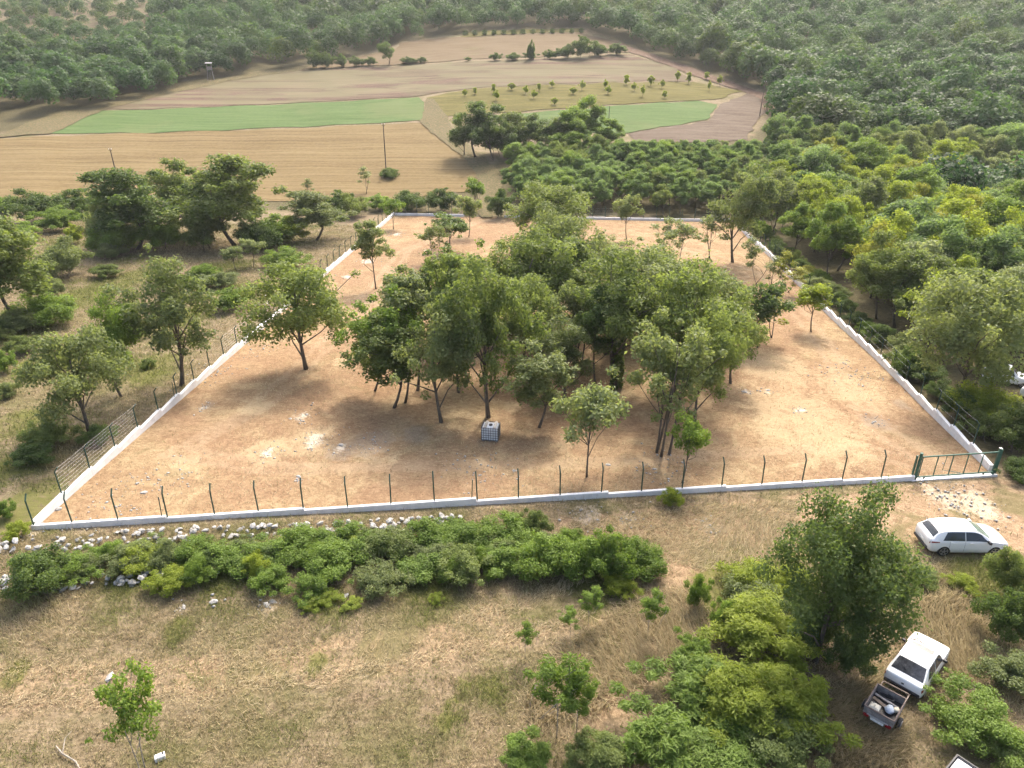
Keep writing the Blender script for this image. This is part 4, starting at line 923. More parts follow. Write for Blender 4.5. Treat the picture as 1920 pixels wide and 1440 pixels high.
G1_ = 'oaks standing on the cleared plot'
LIST = [  # kind, name, base x, base y, top y, width, leaves, label
 ('oak', 'oak_tree', 575, 692, 492, 203, 'oak', 'broad round oak standing alone near the long left wall'),
 ('slim', 'oak_tree', 737, 768, 590, 128, 'oak', 'oak with a curved trunk at the near left end of the grove'),
 ('slim', 'oak_tree', 755, 756, 545, 118, 'bright', 'light green oak behind the curved trunk at the grove end'),
 ('slim2', 'oak_tree', 784, 735, 520, 124, 'greyoak', 'grey green oak leaning inwards, third trunk from the grove end'),
 ('oak2', 'oak_tree', 829, 797, 560, 163, 'greyoak', 'oak with leafy shoots on its trunk, between the tank and the grove end'),
 ('oak3', 'oak_tree', 917, 783, 486, 187, 'oak', 'tallest dark oak with a pale double trunk straight behind the water tank'),
 ('slim2', 'oak_tree', 863, 738, 480, 109, 'oak', 'slim oak behind the tall one near the water tank'),
 ('slim', 'oak_tree', 1010, 805, 640, 118, 'greyoak', 'smaller oak just beside the water tank with a bent bare trunk'),
 ('umbrella', 'oak_tree', 1100, 895, 728, 140, 'pale', 'small yellowish green tree close inside the front fence'),
 ('multi', 'oak_tree', 1076, 696, 520, 124, 'greyoak', 'thin twin stemmed tree in a gap in the middle of the grove'),
 ('ivy', 'oak_tree', 1155, 728, 475, 183, 'oak', 'big oak with an ivy clad trunk in the middle of the grove'),
 ('slim2', 'oak_tree', 1117, 722, 535, 99, 'dark', 'slim ivy clad trunk beside the big ivy oak'),
 ('multi', 'oak_tree', 1232, 850, 600, 198, 'greyoak', 'wide many stemmed oak at the near right end of the grove'),
 ('oak2', 'oak_tree', 1300, 795, 590, 138, 'oak', 'oak at the right end of the grove behind the many stemmed one'),
 ('oak', 'oak_tree', 1262, 738, 500, 227, 'oak', 'wide spreading oak on the gate side of the grove'),
 ('young', 'young_tree', 1276, 905, 778, 73, 'bright', 'small bright green tree with a tufted trunk at the front fence'),
 ('young', 'oak_tree', 1424, 652, 530, 93, 'dark', 'small dark green tree standing apart from the grove on the gate side'),
 ('sparse', 'young_tree', 1438, 640, 548, 69, 'yellow', 'small yellowing sapling close beside the small dark tree'),
 ('young', 'young_tree', 1522, 624, 532, 76, 'lime', 'small light green tree close to the long pale wall'),
 ('sparse', 'young_tree', 1446, 547, 480, 38, 'greyoak', 'nearly bare thin tree in front of the long pale wall'),
 ('sparse', 'young_tree', 1461, 552, 470, 38, 'yellow', 'leaning thin stem with few leaves by the long pale wall'),
 ('sparse', 'young_tree', 1489, 553, 500, 44, 'yellow', 'slanting thin stem leaning against the long pale wall'),
 ('sparse', 'young_tree', 1402, 532, 445, 44, 'greyoak', 'thin see-through tree below the tall tree in the far corner'),
 ('oak2', 'oak_tree', 1375, 494, 318, 120, 'greyoak', 'tall tree with a long bare trunk in the far right corner'),
 ('sparse', 'oak_tree', 1331, 492, 385, 59, 'greyoak', 'thin loose tree beside the tall one in the far corner'),
 ('loose', 'oak_tree', 1259, 500, 412, 109, 'pale', 'round loose crowned tree on the bare ground beyond the grove'),
 ('young', 'oak_tree', 1177, 450, 366, 50, 'greyoak', 'small tapered tree near the far wall'),
 ('oak', 'oak_tree', 1030, 478, 348, 163, 'oak', 'large round oak near the middle of the far wall'),
 ('bush', 'bush', 1040, 500, 420, 150, 'bright', 'bright green bush below the large round oak at the far side'),
 ('loose', 'oak_tree', 820, 490, 418, 71, 'greyoak', 'loose pale tree in front of a dark round one'),
 ('young', 'oak_tree', 838, 470, 402, 81, 'dark', 'dark round tree behind the loose pale one'),
 ('young', 'young_tree', 877, 445, 368, 50, 'greyoak', 'small tree at the path opening in the far wall'),
 ('umbrella', 'young_tree', 738, 430, 375, 50, 'bright', 'small light tree by the far left corner of the wall'),
 ('slim2', 'oak_tree', 707, 543, 415, 64, 'greyoak', 'narrow tall tree close to the long white wall'),
 ('oak', 'oak_tree', 1045, 590, 405, 165, 'greyoak', 'pale crowned oak at the far side of the grove, in line with the tank'),
 ('oak2', 'oak_tree', 945, 610, 445, 150, 'oak', 'oak filling the far left of the grove centre'),
 ('oak3', 'oak_tree', 1135, 665, 480, 170, 'oak', 'oak behind the big ivy oak'),
 ('oak', 'oak_tree', 1230, 610, 465, 165, 'oak', 'oak at the far gate side of the grove, behind the wide spreading one'),
 ('oak2', 'oak_tree', 885, 715, 540, 140, 'greyoak', 'grey green oak between the tall one and the slim trunks'),
 ('oak3', 'oak_tree', 1060, 745, 590, 140, 'greyoak', 'grey green oak in the grove just past the tank side'),
 ('oak2', 'oak_tree', 1340, 640, 520, 120, 'greyoak', 'small crowned oak at the outer far corner of the grove'),
 ('oak2', 'oak_tree', 1010, 640, 440, 187, 'oak', 'oak with a dense crown in the heart of the grove'),
 ('oak', 'oak_tree', 985, 700, 520, 168, 'oak', 'oak in the grove just behind the tallest one'),
 ('oak3', 'oak_tree', 1080, 620, 445, 149, 'greyoak', 'pale oak at the far side of the grove'),
 ('oak2', 'oak_tree', 1190, 640, 475, 178, 'greyoak', 'grey green oak at the far side of the grove towards the gate'),
 ('oak', 'oak_tree', 1300, 660, 510, 168, 'greyoak', 'round oak at the outer gate side of the grove'),
 ('multi', 'oak_tree', 1150, 560, 440, 109, 'pale', 'loose pale tree rising behind the grove'),
 ('slim', 'oak_tree', 765, 640, 495, 109, 'greyoak', 'pale slim tree behind the left end of the grove'),
 ('slim', 'oak_tree', 835, 650, 470, 118, 'oak', 'slim oak at the far left of the grove'),
 ('oak2', 'oak_tree', 900, 640, 475, 149, 'oak', 'oak behind the slim trunks, left of the grove centre'),
 ('slim', 'oak_tree', 700, 735, 570, 93, 'bright', 'light green young oak at the outermost left of the grove'),
 ('oak3', 'oak_tree', 1370, 720, 560, 109, 'oak', 'outermost oak on the gate side of the grove'),
 # between the long white wall and the far stubble field
 ('oak3', 'oak_tree', 340, 722, 480, 190, 'greyoak', 'tall leaning oak just outside the long white wall'),
 ('oak', 'oak_tree', 168, 812, 618, 190, 'greyoak', 'loose grey green oak outside the wall near the corner'),
 ('oak2', 'oak_tree', 232, 745, 565, 110, 'bright', 'bright green tree behind the loose grey oak outside the wall'),
 ('bush', 'bush', 76, 612, 538, 125, 'bright', 'round bright bush in the dry grass outside the wall'),
 ('bush2', 'bush', 30, 622, 575, 70, 'greyoak', 'low greyish bush beside the round bright bush'),
 ('wood', 'oak_tree', 40, 612, 405, 200, 'oak', 'big dense tree at the frame edge outside the wall'),
 ('bush', 'bush', 110, 520, 440, 110, 'greyoak', 'bushy tree beside the big dense one at the frame edge'),
 ('wood', 'oak_tree', 255, 470, 322, 170, 'dark', 'dark tall oak in the row of oaks below the stubble field'),
 ('bush', 'bush', 200, 465, 375, 90, 'greyoak', 'greyish bush filling the gap before the row of oaks'),
 ('bush2', 'bush', 375, 470, 390, 100, 'oak', 'mid green bush under the crowns of the oak row'),
 ('bush', 'bush', 480, 470, 405, 90, 'dark', 'dark undergrowth below the widest oak'),
 ('bush', 'bush', 230, 472, 400, 120, 'bright', 'brighter low tree at the foot of the dark tall oak'),
 ('bush2', 'bush', 305, 470, 400, 90, 'bright', 'low light bush leaning out of the row of oaks'),
 ('wood2', 'oak_tree', 325, 440, 304, 136, 'oak', 'second tall oak of the row below the stubble field'),
 ('wood', 'oak_tree', 445, 462, 296, 190, 'oak', 'tallest widest oak of the row below the stubble field'),
 ('wood', 'oak_tree', 400, 450, 330, 125, 'dark', 'dark crown between the two tall oaks of the row'),
 ('bush', 'bush', 505, 458, 395, 110, 'bright', 'light low tree at the foot of the widest oak'),
 ('wood', 'oak_tree', 592, 450, 362, 119, 'greyoak', 'round grey green oak at the end of the row by the wall'),
 ('bush2', 'bush', 545, 455, 400, 80, 'lime', 'yellowish bush between the widest oak and the round grey one'),
 ('young', 'young_tree', 445, 508, 462, 45, 'greyoak', 'small thin tree in the dry grass outside the wall'),
 ('young', 'young_tree', 473, 500, 448, 48, 'pale', 'pale crooked little tree in the dry grass outside the wall'),
 ('bush3', 'bush', 535, 500, 458, 100, 'bright', 'low spreading bright bush against the long white wall'),
 ('bush2', 'bush', 430, 585, 535, 80, 'bright', 'bright bush between the leaning oak and the wall'),
 ('bush3', 'bush', 385, 520, 490, 60, 'bright', 'low bush behind the leaning oak'),
 ('bush2', 'bush', 5, 700, 652, 50, 'bright', 'bright bush at the frame edge above the meadow corner'),
 ('bush3', 'bush', 15, 750, 712, 60, 'greyoak', 'grey bush at the frame edge below the bright one'),
 ('bush2', 'bush', 55, 880, 825, 85, 'dark', 'dark bush outside the corner of the wall'),
 ('bush3', 'bush', 90, 835, 775, 110, 'oak', 'spreading bush under the loose grey oak'),
 ('bush3', 'bush', 180, 830, 790, 80, 'dark', 'dark undergrowth bush pressed against the long white wall'),
 ('bush2', 'bush', 8, 975, 935, 45, 'bright', 'small bright bush at the frame edge by the stone wall'),
 ('bush3', 'bush', 22, 1010, 975, 60, 'lime', 'low yellowish bush on the upper stone wall'),
 ('bush2', 'bush', 105, 435, 385, 90, 'bright', 'light bush in the dark thicket below the stubble field'),
 ('bush', 'bush', 60, 418, 350, 110, 'dark', 'dark thicket bush at the edge of the stubble field'),
 ('bush2', 'bush', 140, 405, 350, 100, 'dark', 'dark thicket bush nearest the dark tall oak'),
 ('bush', 'bush', 5, 400, 362, 80, 'bright', 'light thicket bush at the frame edge below the stubble field'),
 ('bush2', 'bush', 185, 430, 370, 70, 'dark', 'dark bush squeezed against the row of oaks'),
 ('bush2', 'bush', 635, 405, 352, 60, 'dark', 'dark bush at the end of the row of oaks by the field'),
 ('bush', 'bush', 660, 408, 358, 70, 'oak', 'bushy hedge tree outside the far left corner of the wall'),
 ('bush2', 'bush', 710, 395, 362, 60, 'bright', 'lighter hedge bush behind the far left corner'),
 ('bush', 'bush', 770, 398, 352, 75, 'dark', 'dark hedge bush behind the short far wall'),
 ('bush2', 'bush', 825, 398, 350, 70, 'dark', 'rounded dark hedge bush behind the short far wall'),
 ('young', 'oak_tree', 888, 395, 335, 45, 'bright', 'upright light tree beside the path opening'),
 ('sparse', 'young_tree', 686, 362, 313, 28, 'pale', 'thin pale sapling in the stubble beside the hedge'),
 ('sparse', 'young_tree', 580, 372, 335, 25, 'greyoak', 'small dark sapling at the stubble edge above the oaks'),
 ('bush3', 'bush', 724, 330, 318, 48, 'dark', 'low green tuft at the foot of a wooden pole'),
 ('bush2', 'bush', 940, 408, 350, 60, 'dark', 'dark bush on the other side of the path opening'),
 # dark clump and hedges in the fields
 ('wood', 'oak_tree', 893, 296, 195, 100, 'dark', 'very dark dense tree at the head of the thicket beside the grassy path'),
 ('bush', 'bush', 945, 292, 225, 80, 'dark', 'dark bushy tree next to the very dark one'),
 ('wood2', 'oak_tree', 1005, 285, 215, 90, 'dark', 'dark tree in the thicket near the far green crop'),
 ('wood2', 'oak_tree', 925, 300, 215, 85, 'deep', 'deep green tree in the dark clump, second from the grassy path'),
 ('wood', 'oak_tree', 965, 290, 214, 85, 'oak', 'lighter tree in the dark clump near the far green crop'),
 ('wood', 'oak_tree', 1045, 292, 222, 85, 'oak', 'mid green tree where the dark clump meets the feathery thicket'),
 ('locust2', 'locust_tree', 1075, 290, 205, 70, 'bright', 'fresh green feathery tree beside the dark clump'),
 ('locust', 'locust_tree', 1135, 285, 225, 70, 'bright', 'fresh green feathery tree against the far green crop'),
 ('wood2', 'oak_tree', 870, 292, 225, 60, 'dark', 'dark tree nearest the grassy path'),
 ('locust2', 'locust_tree', 1100, 275, 184, 62, 'bright', 'upright light green tree rising over the far green crop'),
 ('oak2', 'oak_tree', 728, 122, 80, 34, 'dark', 'single dark tree in the hedge strip between far fields'),
 # lower meadow and foreground
 ('fine', 'oak_tree', 1528, 1240, 922, 262, 'deep', 'big dark green tree between the hatchback and the old boxy car'),
 ('bigbush', 'bush', 1530, 1225, 1085, 180, 'deep', 'dark leafy lower mass around the big tree beside the old car'),
 ('bush2', 'bush', 1604, 1272, 1160, 100, 'deep', 'dark bush hanging over the side of the old boxy car'),
 ('bush3', 'bush', 1722, 1102, 1056, 78, 'oak', 'low bush behind the rear wheel of the hatchback'),
 ('bigbush', 'bush', 1912, 1140, 1022, 118, 'oak', 'leafy bush at the nose of the hatchback'),
 ('bush2', 'bush', 1898, 1210, 1095, 105, 'dark', 'dark bush at the frame edge below the hatchback'),
 ('bush3', 'bush', 1800, 1108, 1080, 70, 'lime', 'low yellowish bush in the grass below the hatchback'),
 ('bigbush', 'bush', 1822, 1410, 1268, 215, 'bright', 'large bright bush beside the junk trailer'),
 ('bush2', 'bush', 1900, 1300, 1210, 120, 'greyoak', 'grey green bush behind the large bright one at the frame edge'),
 ('bush3', 'bush', 1890, 1445, 1350, 140, 'oak', 'bush over the corner of the dark rimmed trailer'),
 ('frond2', 'bush', 1440, 1255, 1110, 190, 'lime', 'yellowish feathery shrub beside the big dark tree'),
 ('frond', 'bush', 1300, 1345, 1215, 170, 'bright', 'bright feathery shrub in the meadow, first of the thicket'),
 ('frond2', 'bush', 1400, 1380, 1225, 200, 'lime', 'wide lime feathery shrub in the middle of the thicket'),
 ('frond', 'bush', 1500, 1380, 1240, 170, 'lime', 'feathery shrub with yellow tips facing the junk trailer'),
 ('bigbush', 'bush', 1460, 1440, 1310, 210, 'oak', 'darker leafy shrub under the feathery thicket'),
 ('frond', 'bush', 1230, 1450, 1310, 190, 'bright', 'bright feathery shrub at the bottom edge of the frame'),
 ('frond2', 'bush', 1340, 1470, 1330, 190, 'bright', 'feathery shrub at the bottom edge beside the thicket'),
 ('frond2', 'bush', 1120, 1470, 1372, 130, 'oak', 'dull feathery shrub at the bottom edge'),
 ('frond', 'bush', 990, 1480, 1372, 130, 'bright', 'bright feathery shrub nearest the meadow at the bottom edge'),
 ('frond', 'bush', 1300, 1260, 1180, 85, 'bright', 'small feathery shrub just above the thicket'),
 ('bush2', 'bush', 1360, 1195, 1120, 65, 'bright', 'upright bright bush beside the low yellow cover'),
 ('bush2', 'bush', 1310, 1140, 1070, 52, 'bright', 'small bright bush at the edge of the straw'),
 ('bush3', 'bush', 1430, 1150, 1085, 160, 'greyoak', 'low grey green bush beside the big dark tree'),
 ('bush3', 'bush', 1400, 1115, 1068, 150, 'lime', 'low yellow green cover above the grey bush'),
 ('bush3', 'bush', 1475, 1095, 1062, 110, 'lime', 'yellow low cover against the big dark tree'),
 ('loose', 'young_tree', 276, 1440, 1256, 150, 'bright', 'lone small tree with thin pale stems in the dry meadow'),
 ('sapling', 'sapling', 1043, 1385, 1222, 118, 'bright', 'tallest feathery sapling in the dry meadow'),
 ('sapling', 'sapling', 1080, 1385, 1262, 70, 'bright', 'short feathery sapling close to the tallest one'),
 ('sapling', 'sapling', 985, 1235, 1170, 40, 'bright', 'small sapling standing alone left of the others'),
 ('sapling', 'sapling', 1069, 1190, 1140, 42, 'bright', 'small leafy sapling below a taller one'),
 ('sapling', 'sapling', 1103, 1172, 1100, 52, 'bright', 'leafy sapling near the end of the hedge bushes'),
 ('sapling', 'sapling', 1214, 1196, 1108, 58, 'bright', 'round headed sapling in the flattened dry grass'),
 ('bush3', 'bush', 1258, 955, 912, 50, 'lime', 'little bush at the foot of the front wall'),
 ('bush2', 'bush', 585, 1145, 1118, 55, 'lime', 'small lime bush in the dry grass below the hedge'),
 ('bush2', 'bush', 660, 1142, 1118, 45, 'lime', 'smaller lime bush in the grass below the hedge'),
 ('bush2', 'bush', 610, 1135, 1108, 55, 'lime', 'twin of the lime bushes below the hedge, in the middle'),
 ('bush2', 'bush', 818, 1135, 1110, 34, 'lime', 'tiny lime bush in the dry meadow'),
 # wide hedge along the tumbled wall
 ('bush', 'bush', 70, 1125, 1014, 125, 'dark', 'dark round bush on the lower stone wall'),
 ('bush3', 'bush', 150, 1085, 1029, 110, 'bright', 'bright bush between the two stone walls near the dark one'),
 ('bush2', 'bush', 270, 1055, 1008, 95, 'oak', 'rounded bush on the upper stone wall'),
 ('bush3', 'bush', 350, 1068, 1016, 120, 'bright', 'spreading bush of the hedge'),
 ('bush', 'bush', 415, 1080, 1020, 120, 'bright', 'light bush of the hedge below a stone heap'),
 ('bush2', 'bush', 480, 1064, 1006, 100, 'bright', 'green bush of the hedge, close to the upper stones'),
 ('bush3', 'bush', 320, 1090, 1064, 100, 'lime', 'yellowish low bush by the lower stone wall'),
 ('bush', 'bush', 560, 1050, 983, 115, 'bright', 'light hedge bush touching the front wall shadow'),
 ('bush3', 'bush', 520, 1095, 1058, 110, 'bright', 'low hedge bush above the lime bushes'),
 ('bush', 'bush', 630, 1085, 1008, 120, 'bright', 'bright rounded hedge bush above the lime bushes'),
 ('bush2', 'bush', 650, 1035, 973, 100, 'bright', 'hedge bush next to white stones'),
 ('bush3', 'bush', 600, 1120, 1078, 110, 'bright', 'low hedge bush at the meadow side'),
 ('bush', 'bush', 720, 1050, 978, 115, 'oak', 'leafy hedge bush beside the white stone heap'),
 ('bush3', 'bush', 720, 1095, 1053, 120, 'greyoak', 'grey dry looking bush on the meadow side of the hedge'),
 ('bush', 'bush', 800, 1040, 968, 110, 'bright', 'hedge bush right below the white stone heap'),
 ('bush', 'bush', 800, 1085, 1023, 110, 'bright', 'bright hedge bush towards the meadow'),
 ('bush2', 'bush', 870, 1100, 1018, 105, 'oak', 'tall hedge bush on the meadow side'),
 ('bush', 'bush', 880, 1030, 963, 110, 'bright', 'light hedge bush close under the front wall'),
 ('bush', 'bush', 950, 1035, 958, 120, 'bright', 'bright tall hedge bush under the front wall'),
 ('bush2', 'bush', 950, 1085, 1013, 110, 'bright', 'hedge bush in the widest part of the hedge'),
 ('bush2', 'bush', 1000, 1010, 953, 60, 'oak', 'small bush leaning on the front wall'),
 ('bush', 'bush', 1030, 1095, 993, 130, 'bright', 'big leafy bush in the gate side half of the hedge'),
 ('bush', 'bush', 1095, 1085, 983, 120, 'bright', 'tall leafy bush one before the hedge end'),
 ('bush2', 'bush', 1140, 1090, 988, 105, 'bright', 'leafy bush beside the last bush of the hedge'),
 ('bush', 'bush', 1195, 1085, 1003, 105, 'bright', 'last bush at the gate end of the hedge'),
 ('bush3', 'bush', 1170, 1110, 1068, 90, 'lime', 'small light bush at the foot of the last hedge bushes'),
 # along the long pale wall and the gate
 ('oak', 'oak_tree', 1795, 765, 522, 235, 'greyoak', 'very large round grey green tree beyond the long pale wall'),
 ('bush', 'bush', 1848, 800, 708, 130, 'lime', 'yellow green bush in front of the scrap car'),
 ('bush2', 'bush', 1905, 850, 752, 120, 'oak', 'bush near the gate under the large round tree'),
 ('bush3', 'bush', 1905, 900, 850, 90, 'dark', 'dark low bush just beyond the gate'),
 ('bush3', 'bush', 1700, 705, 640, 80, 'dark', 'dark undergrowth bush against the long pale wall'),
]
for kind, name, px, py, top, wd, leaf, lab in LIST:
    place(kind, name, px, py, top, wd, leaf, lab, 'tree' if name.endswith('tree') else name)

for i in range(30):
    px = 110 + 1090 * (i + .5 * rnd.random()) / 30; py = 1078 - 22 * (px / 1100) + rnd.uniform(-22, 30)
    lf = rnd.choice(['bright', 'bright', 'lime', 'oak', 'greyoak', 'dark'])
    seg = ['near its stony end', 'before its middle', 'in its middle', 'past its middle', 'near its gate end'][min(4, int(5 * (px - 100) / 1110))]
    place(rnd.choice(['bush2', 'bush3', 'bush']), 'bush', px, py, py - rnd.uniform(38, 62), rnd.uniform(60, 95), lf, 'low ' + {'bright': 'fresh green', 'lime': 'yellow green', 'oak': 'mid green', 'greyoak': 'grey green', 'dark': 'dark green'}[lf] + ' bush of the hedge ' + seg + (', meadow side' if py > 1075 else ''), 'bush', 'low bushes of the hedge')
for i in range(20):
    for _k in range(40):
        px, py = rnd.uniform(-10, 560), rnd.uniform(445, 700); P_ = at(px, py)
        wl_ = np.interp(P_.y, [FL.y, BL.y], [FL.x, BL.x])
        if P_.x < wl_ - 3: break
    lf = rnd.choice(['bright', 'greyoak', 'oak', 'lime'])
    place(rnd.choice(['bush2', 'bush3', 'bush']), 'bush', px, py, py - rnd.uniform(18, 44), rnd.uniform(34, 85), lf, {'bright': 'fresh green', 'lime': 'yellow green', 'oak': 'mid green', 'greyoak': 'grey green'}[lf] + ' scrub bush outside the white wall, ' + ('near the oak row' if py < 520 else 'halfway to the corner' if py < 610 else 'towards the near corner') + (', by the frame edge' if px < 180 else ''), 'bush', 'scrub outside the long white wall')
# rows of young fruit trees in the orchard plot
for i, (px, py) in enumerate(((872, 182), (890, 178), (925, 176), (960, 170), (1010, 172), (1035, 165), (1075, 178), (1090, 170), (1135, 168), (1175, 160), (1140, 178), (1220, 162), (1240, 166), (1270, 153), (1290, 158), (1325, 150), (1330, 172), (1245, 185), (1205, 182), (1040, 198), (930, 190), (1000, 186), (1350, 162), (1190, 172), (985, 178))):
    place(rnd.choice(['wood2', 'locust2']), 'fruit_tree', px, py, py - rnd.uniform(13, 22), rnd.uniform(9, 15), 'lime', 'small light green fruit tree standing in the orchard strip of the far fields', 'tree', 'young fruit trees in the orchard strip')
for i in range(26):
    px = 872 + 218 * (i % 13) / 12; py = (66.5 - 4.5 * (i % 13) / 12) - (4 if i > 12 else 0)
    place('bush2', 'vine_bush', px, py, py - 6, 11, 'dark', 'small dark bush in the two rows at the top of the far field', 'bush', 'small bushes in rows at the top of the far field')
for i, (px, py, tp, wd) in enumerate(((590, 128, 92, 34), (612, 127, 96, 34), (640, 125, 100, 32), (668, 124, 104, 30), (695, 123, 106, 26), (765, 119, 106, 34), (792, 118, 106, 22), (1060, 109, 82, 40), (1092, 107, 66, 44), (1122, 105, 76, 44), (1155, 102, 80, 40), (1030, 110, 92, 30), (995, 111, 96, 34), (960, 112, 98, 34), (930, 113, 98, 26), (996, 112, 74, 16), (877, 114, 106, 14))):
    place('bush' if i % 2 else 'bush2', 'hedge_bush', px, py, tp, wd, 'dark', ['dark hedge bush in the strip by the single dark tree', 'dark hedge bush in the wider strip below the top field'][px > 850] + [', at its outer end', ', near its middle', ', at its inner end'][int(abs(px - (690 if px < 850 else 1020)) / 45) % 3], 'bush', 'hedge bushes between the far fields')

# ------------------------------------------------------------------ woods: single trees nearest the plot, the far wood in one mass
PLOTG = [(p.x, p.y) for p in (FL, FR, BR, BL)]
def jgrid(x0, x1, y0, y1, s):
    gx, gy = np.meshgrid(np.arange(x0, x1, s), np.arange(y0, y1, s)); gx = gx + (np.arange(gx.shape[0]) % 2)[:, None] * s * .5
    return gx.ravel() + NP.uniform(-.36, .36, gx.size) * s, gy.ravel() + NP.uniform(-.36, .36, gx.size) * s
wy, wx = [p[1] for p in rw], [p[0] for p in rw]
def sn(x, y, f, k): return .5 + .25 * (math.sin(x * f + k) + math.sin(y * f * 1.3 + 2 * k + math.sin(x * f * .7)))
GW = 'trees of the wood beyond the long pale wall'; GT = 'trees of the feathery thicket beyond the far wall'
LW = {'locust': 'bluish feathery tree in the wood beyond the long pale wall', 'pale': 'pale grey green tree in the wood beyond the long pale wall', 'yellow': 'yellowing tree in the wood beyond the long pale wall',
      'lime': 'yellow green tree in the wood beyond the long pale wall', 'oak': 'mid green leafy tree in the wood beyond the long pale wall', 'dark': 'dark green tree in the wood beyond the long pale wall', 'greyoak': 'dull grey green tree in the wood beyond the long pale wall', 'bright': 'fresh green tree in the wood beyond the long pale wall'}
taken = []
gx, gy = jgrid(-9, 180, 42, 168, 5.1)
tx, ty = jgrid(-9, 62, BR.y + 2, 172, 4.3)
gx, gy = np.concatenate([gx, tx]), np.concatenate([gy, ty]); thick_ = np.arange(len(gx)) >= len(gx) - len(tx)
order = np.argsort(gy); nwood = 0
for i in order:
    x, y = gx[i], gy[i]; px, py, d = proj(x, y, ter(x, y)); _, pt_, _ = proj(x, y, ter(x, y) + 7)
    if px > 2010 or px < 945 or (x < 20 and y < BR.y + 1): continue
    if (px < 1440 and y > BR.y + 1) != bool(thick_[i]): continue
    inwall = x < np.interp(y, wy[::1], wx[::1]) + 2.6 if y < BR.y else (y < max(BR.y, BL.y) + 2.6)
    if inwall or any(inpoly(np.array([x]), np.array([y]), q)[0] for q in OPEN): continue
    if y < 56 and x < 38: continue
    if abs(px - 1795) < 70 and 700 < py < 800: continue
    if 1840 < px < 2010 and 690 < py < 800: continue
    if 870 < px < 960 and py < 420: continue
    n1, n2 = sn(x, y, .11, 1.1), sn(x, y, .16, 4.0); q = rnd.random()
    thicket = bool(thick_[i])
    if thicket: leaf = 'locust' if q < .62 else ('bright' if q < .8 else 'oak')
    elif y > 120: leaf = 'locust' if n1 > .50 else ('pale' if px > 1700 and q < .6 else ('greyoak' if q < .5 else ('oak' if q < .8 else 'bright')))
    else: leaf = ('yellow' if q < .22 else 'lime' if q < .7 else 'bright') if n2 > .56 else ('locust' if n1 > .5 else ('oak' if q < .3 else 'bright' if q < .52 else 'greyoak' if q < .72 else 'pale' if q < .94 else 'dark'))
    if 1440 < px < 1820 and 330 < py < 640 and rnd.random() < .5: leaf = rnd.choice(['yellow', 'lime', 'lime', 'lime', 'bright'])
    kind = ('locust' if q < .5 else 'locust2') if leaf in ('locust', 'pale', 'bright') else ('wood' if rnd.random() < .5 else 'wood2')
    Hh = rnd.uniform(6.0, 10.5) * (.80 if thicket or y < 70 else 1.0); Ww = Hh * rnd.uniform(.66, .86)
    if px < 1445 and y > 124:
        lim = 258 if px > 1120 else 238 if px > 1040 else 262
        hm = height_to(Vector((x, y, float(ter(x, y)))), lim) * .9
        if hm < 1.2: continue
        Hh = min(hm, rnd.uniform(5.0, 7.2)); Ww = max(2.6, min(Hh * .85, 5.4))
    u_ = (Vector((x, y, 0)) - V2(FR)).dot(rdir) / rdir.dot(rdir); off = -(Vector((x, y, 0)) - V2(FR)).dot(rinw)
    along = 'near the gate' if u_ < .33 else 'along its middle' if u_ < .66 else 'at its far end' if u_ < 1.05 else 'past the far corner'
    deep = 'first row' if off < 7.5 else 'second row' if off < 13 else 'some way in' if off < 24 else 'deep inside'
    if thicket: lab = LW[leaf].split(' in the wood')[0] + ' in the thicket, ' + ('beside the path' if px < 1040 else 'by the green crop' if px < 1230 else 'by the bare soil') + (', at its near edge' if y < 137 else ', at its far edge' if y > 155 else '')
    else: lab = LW[leaf].split(' in the wood')[0] + f' by the pale wall {along}, {deep}'
    lab = ('tall ' if Hh > 8.8 else 'low ' if Hh < 6.4 else '') + lab
    lab = lab.replace('dull grey green', 'dull green').replace('mid green leafy', 'mid green').replace('pale grey green', 'pale')
    if len(lab.split()) > 15: lab = lab.replace('past the far corner', 'past the corner').replace(', some way in', ', inside')
    if px > 1730 and y > 75: lab = lab.replace('deep inside', 'by the frame edge')
    plant(kind, 'locust_tree' if kind.startswith('locust') else 'wood_tree', Vector((x, y, float(ter(x, y)))), Hh, Ww, leaf, lab, 'tree', GT if thicket else GW)
    taken.append((x, y)); nwood += 1
# understorey along the long pale wall
for i in range(26):
    u = (i + .5) / 26; p = V2(FR) + rdir * (.05 + .95 * u) - rinw * rnd.uniform(1.6, 2.6); leaf = rnd.choice(['dark', 'oak', 'greyoak', 'bright', 'yellow' if .4 < u < .6 else 'dark'])
    plant(rnd.choice(['bush', 'bush2', 'bush3']), 'bush', vz(p), rnd.uniform(1.2, 2.4), rnd.uniform(2.2, 3.4), leaf,
          {'dark': 'dark', 'oak': 'mid green', 'greyoak': 'grey green', 'bright': 'fresh green', 'yellow': 'yellow'}[leaf] + ' undergrowth bush behind the long pale wall, ' + ['next to the gate', 'between gate and big round tree', 'halfway along', 'past halfway', 'near the far corner'][min(4, int(u * 5))], 'bush', 'undergrowth behind the long pale wall')
print('wood trees', nwood, sum(o.name.startswith('locust_tree') for o in bpy.data.objects), sum(o.name.startswith('wood_tree') for o in bpy.data.objects))

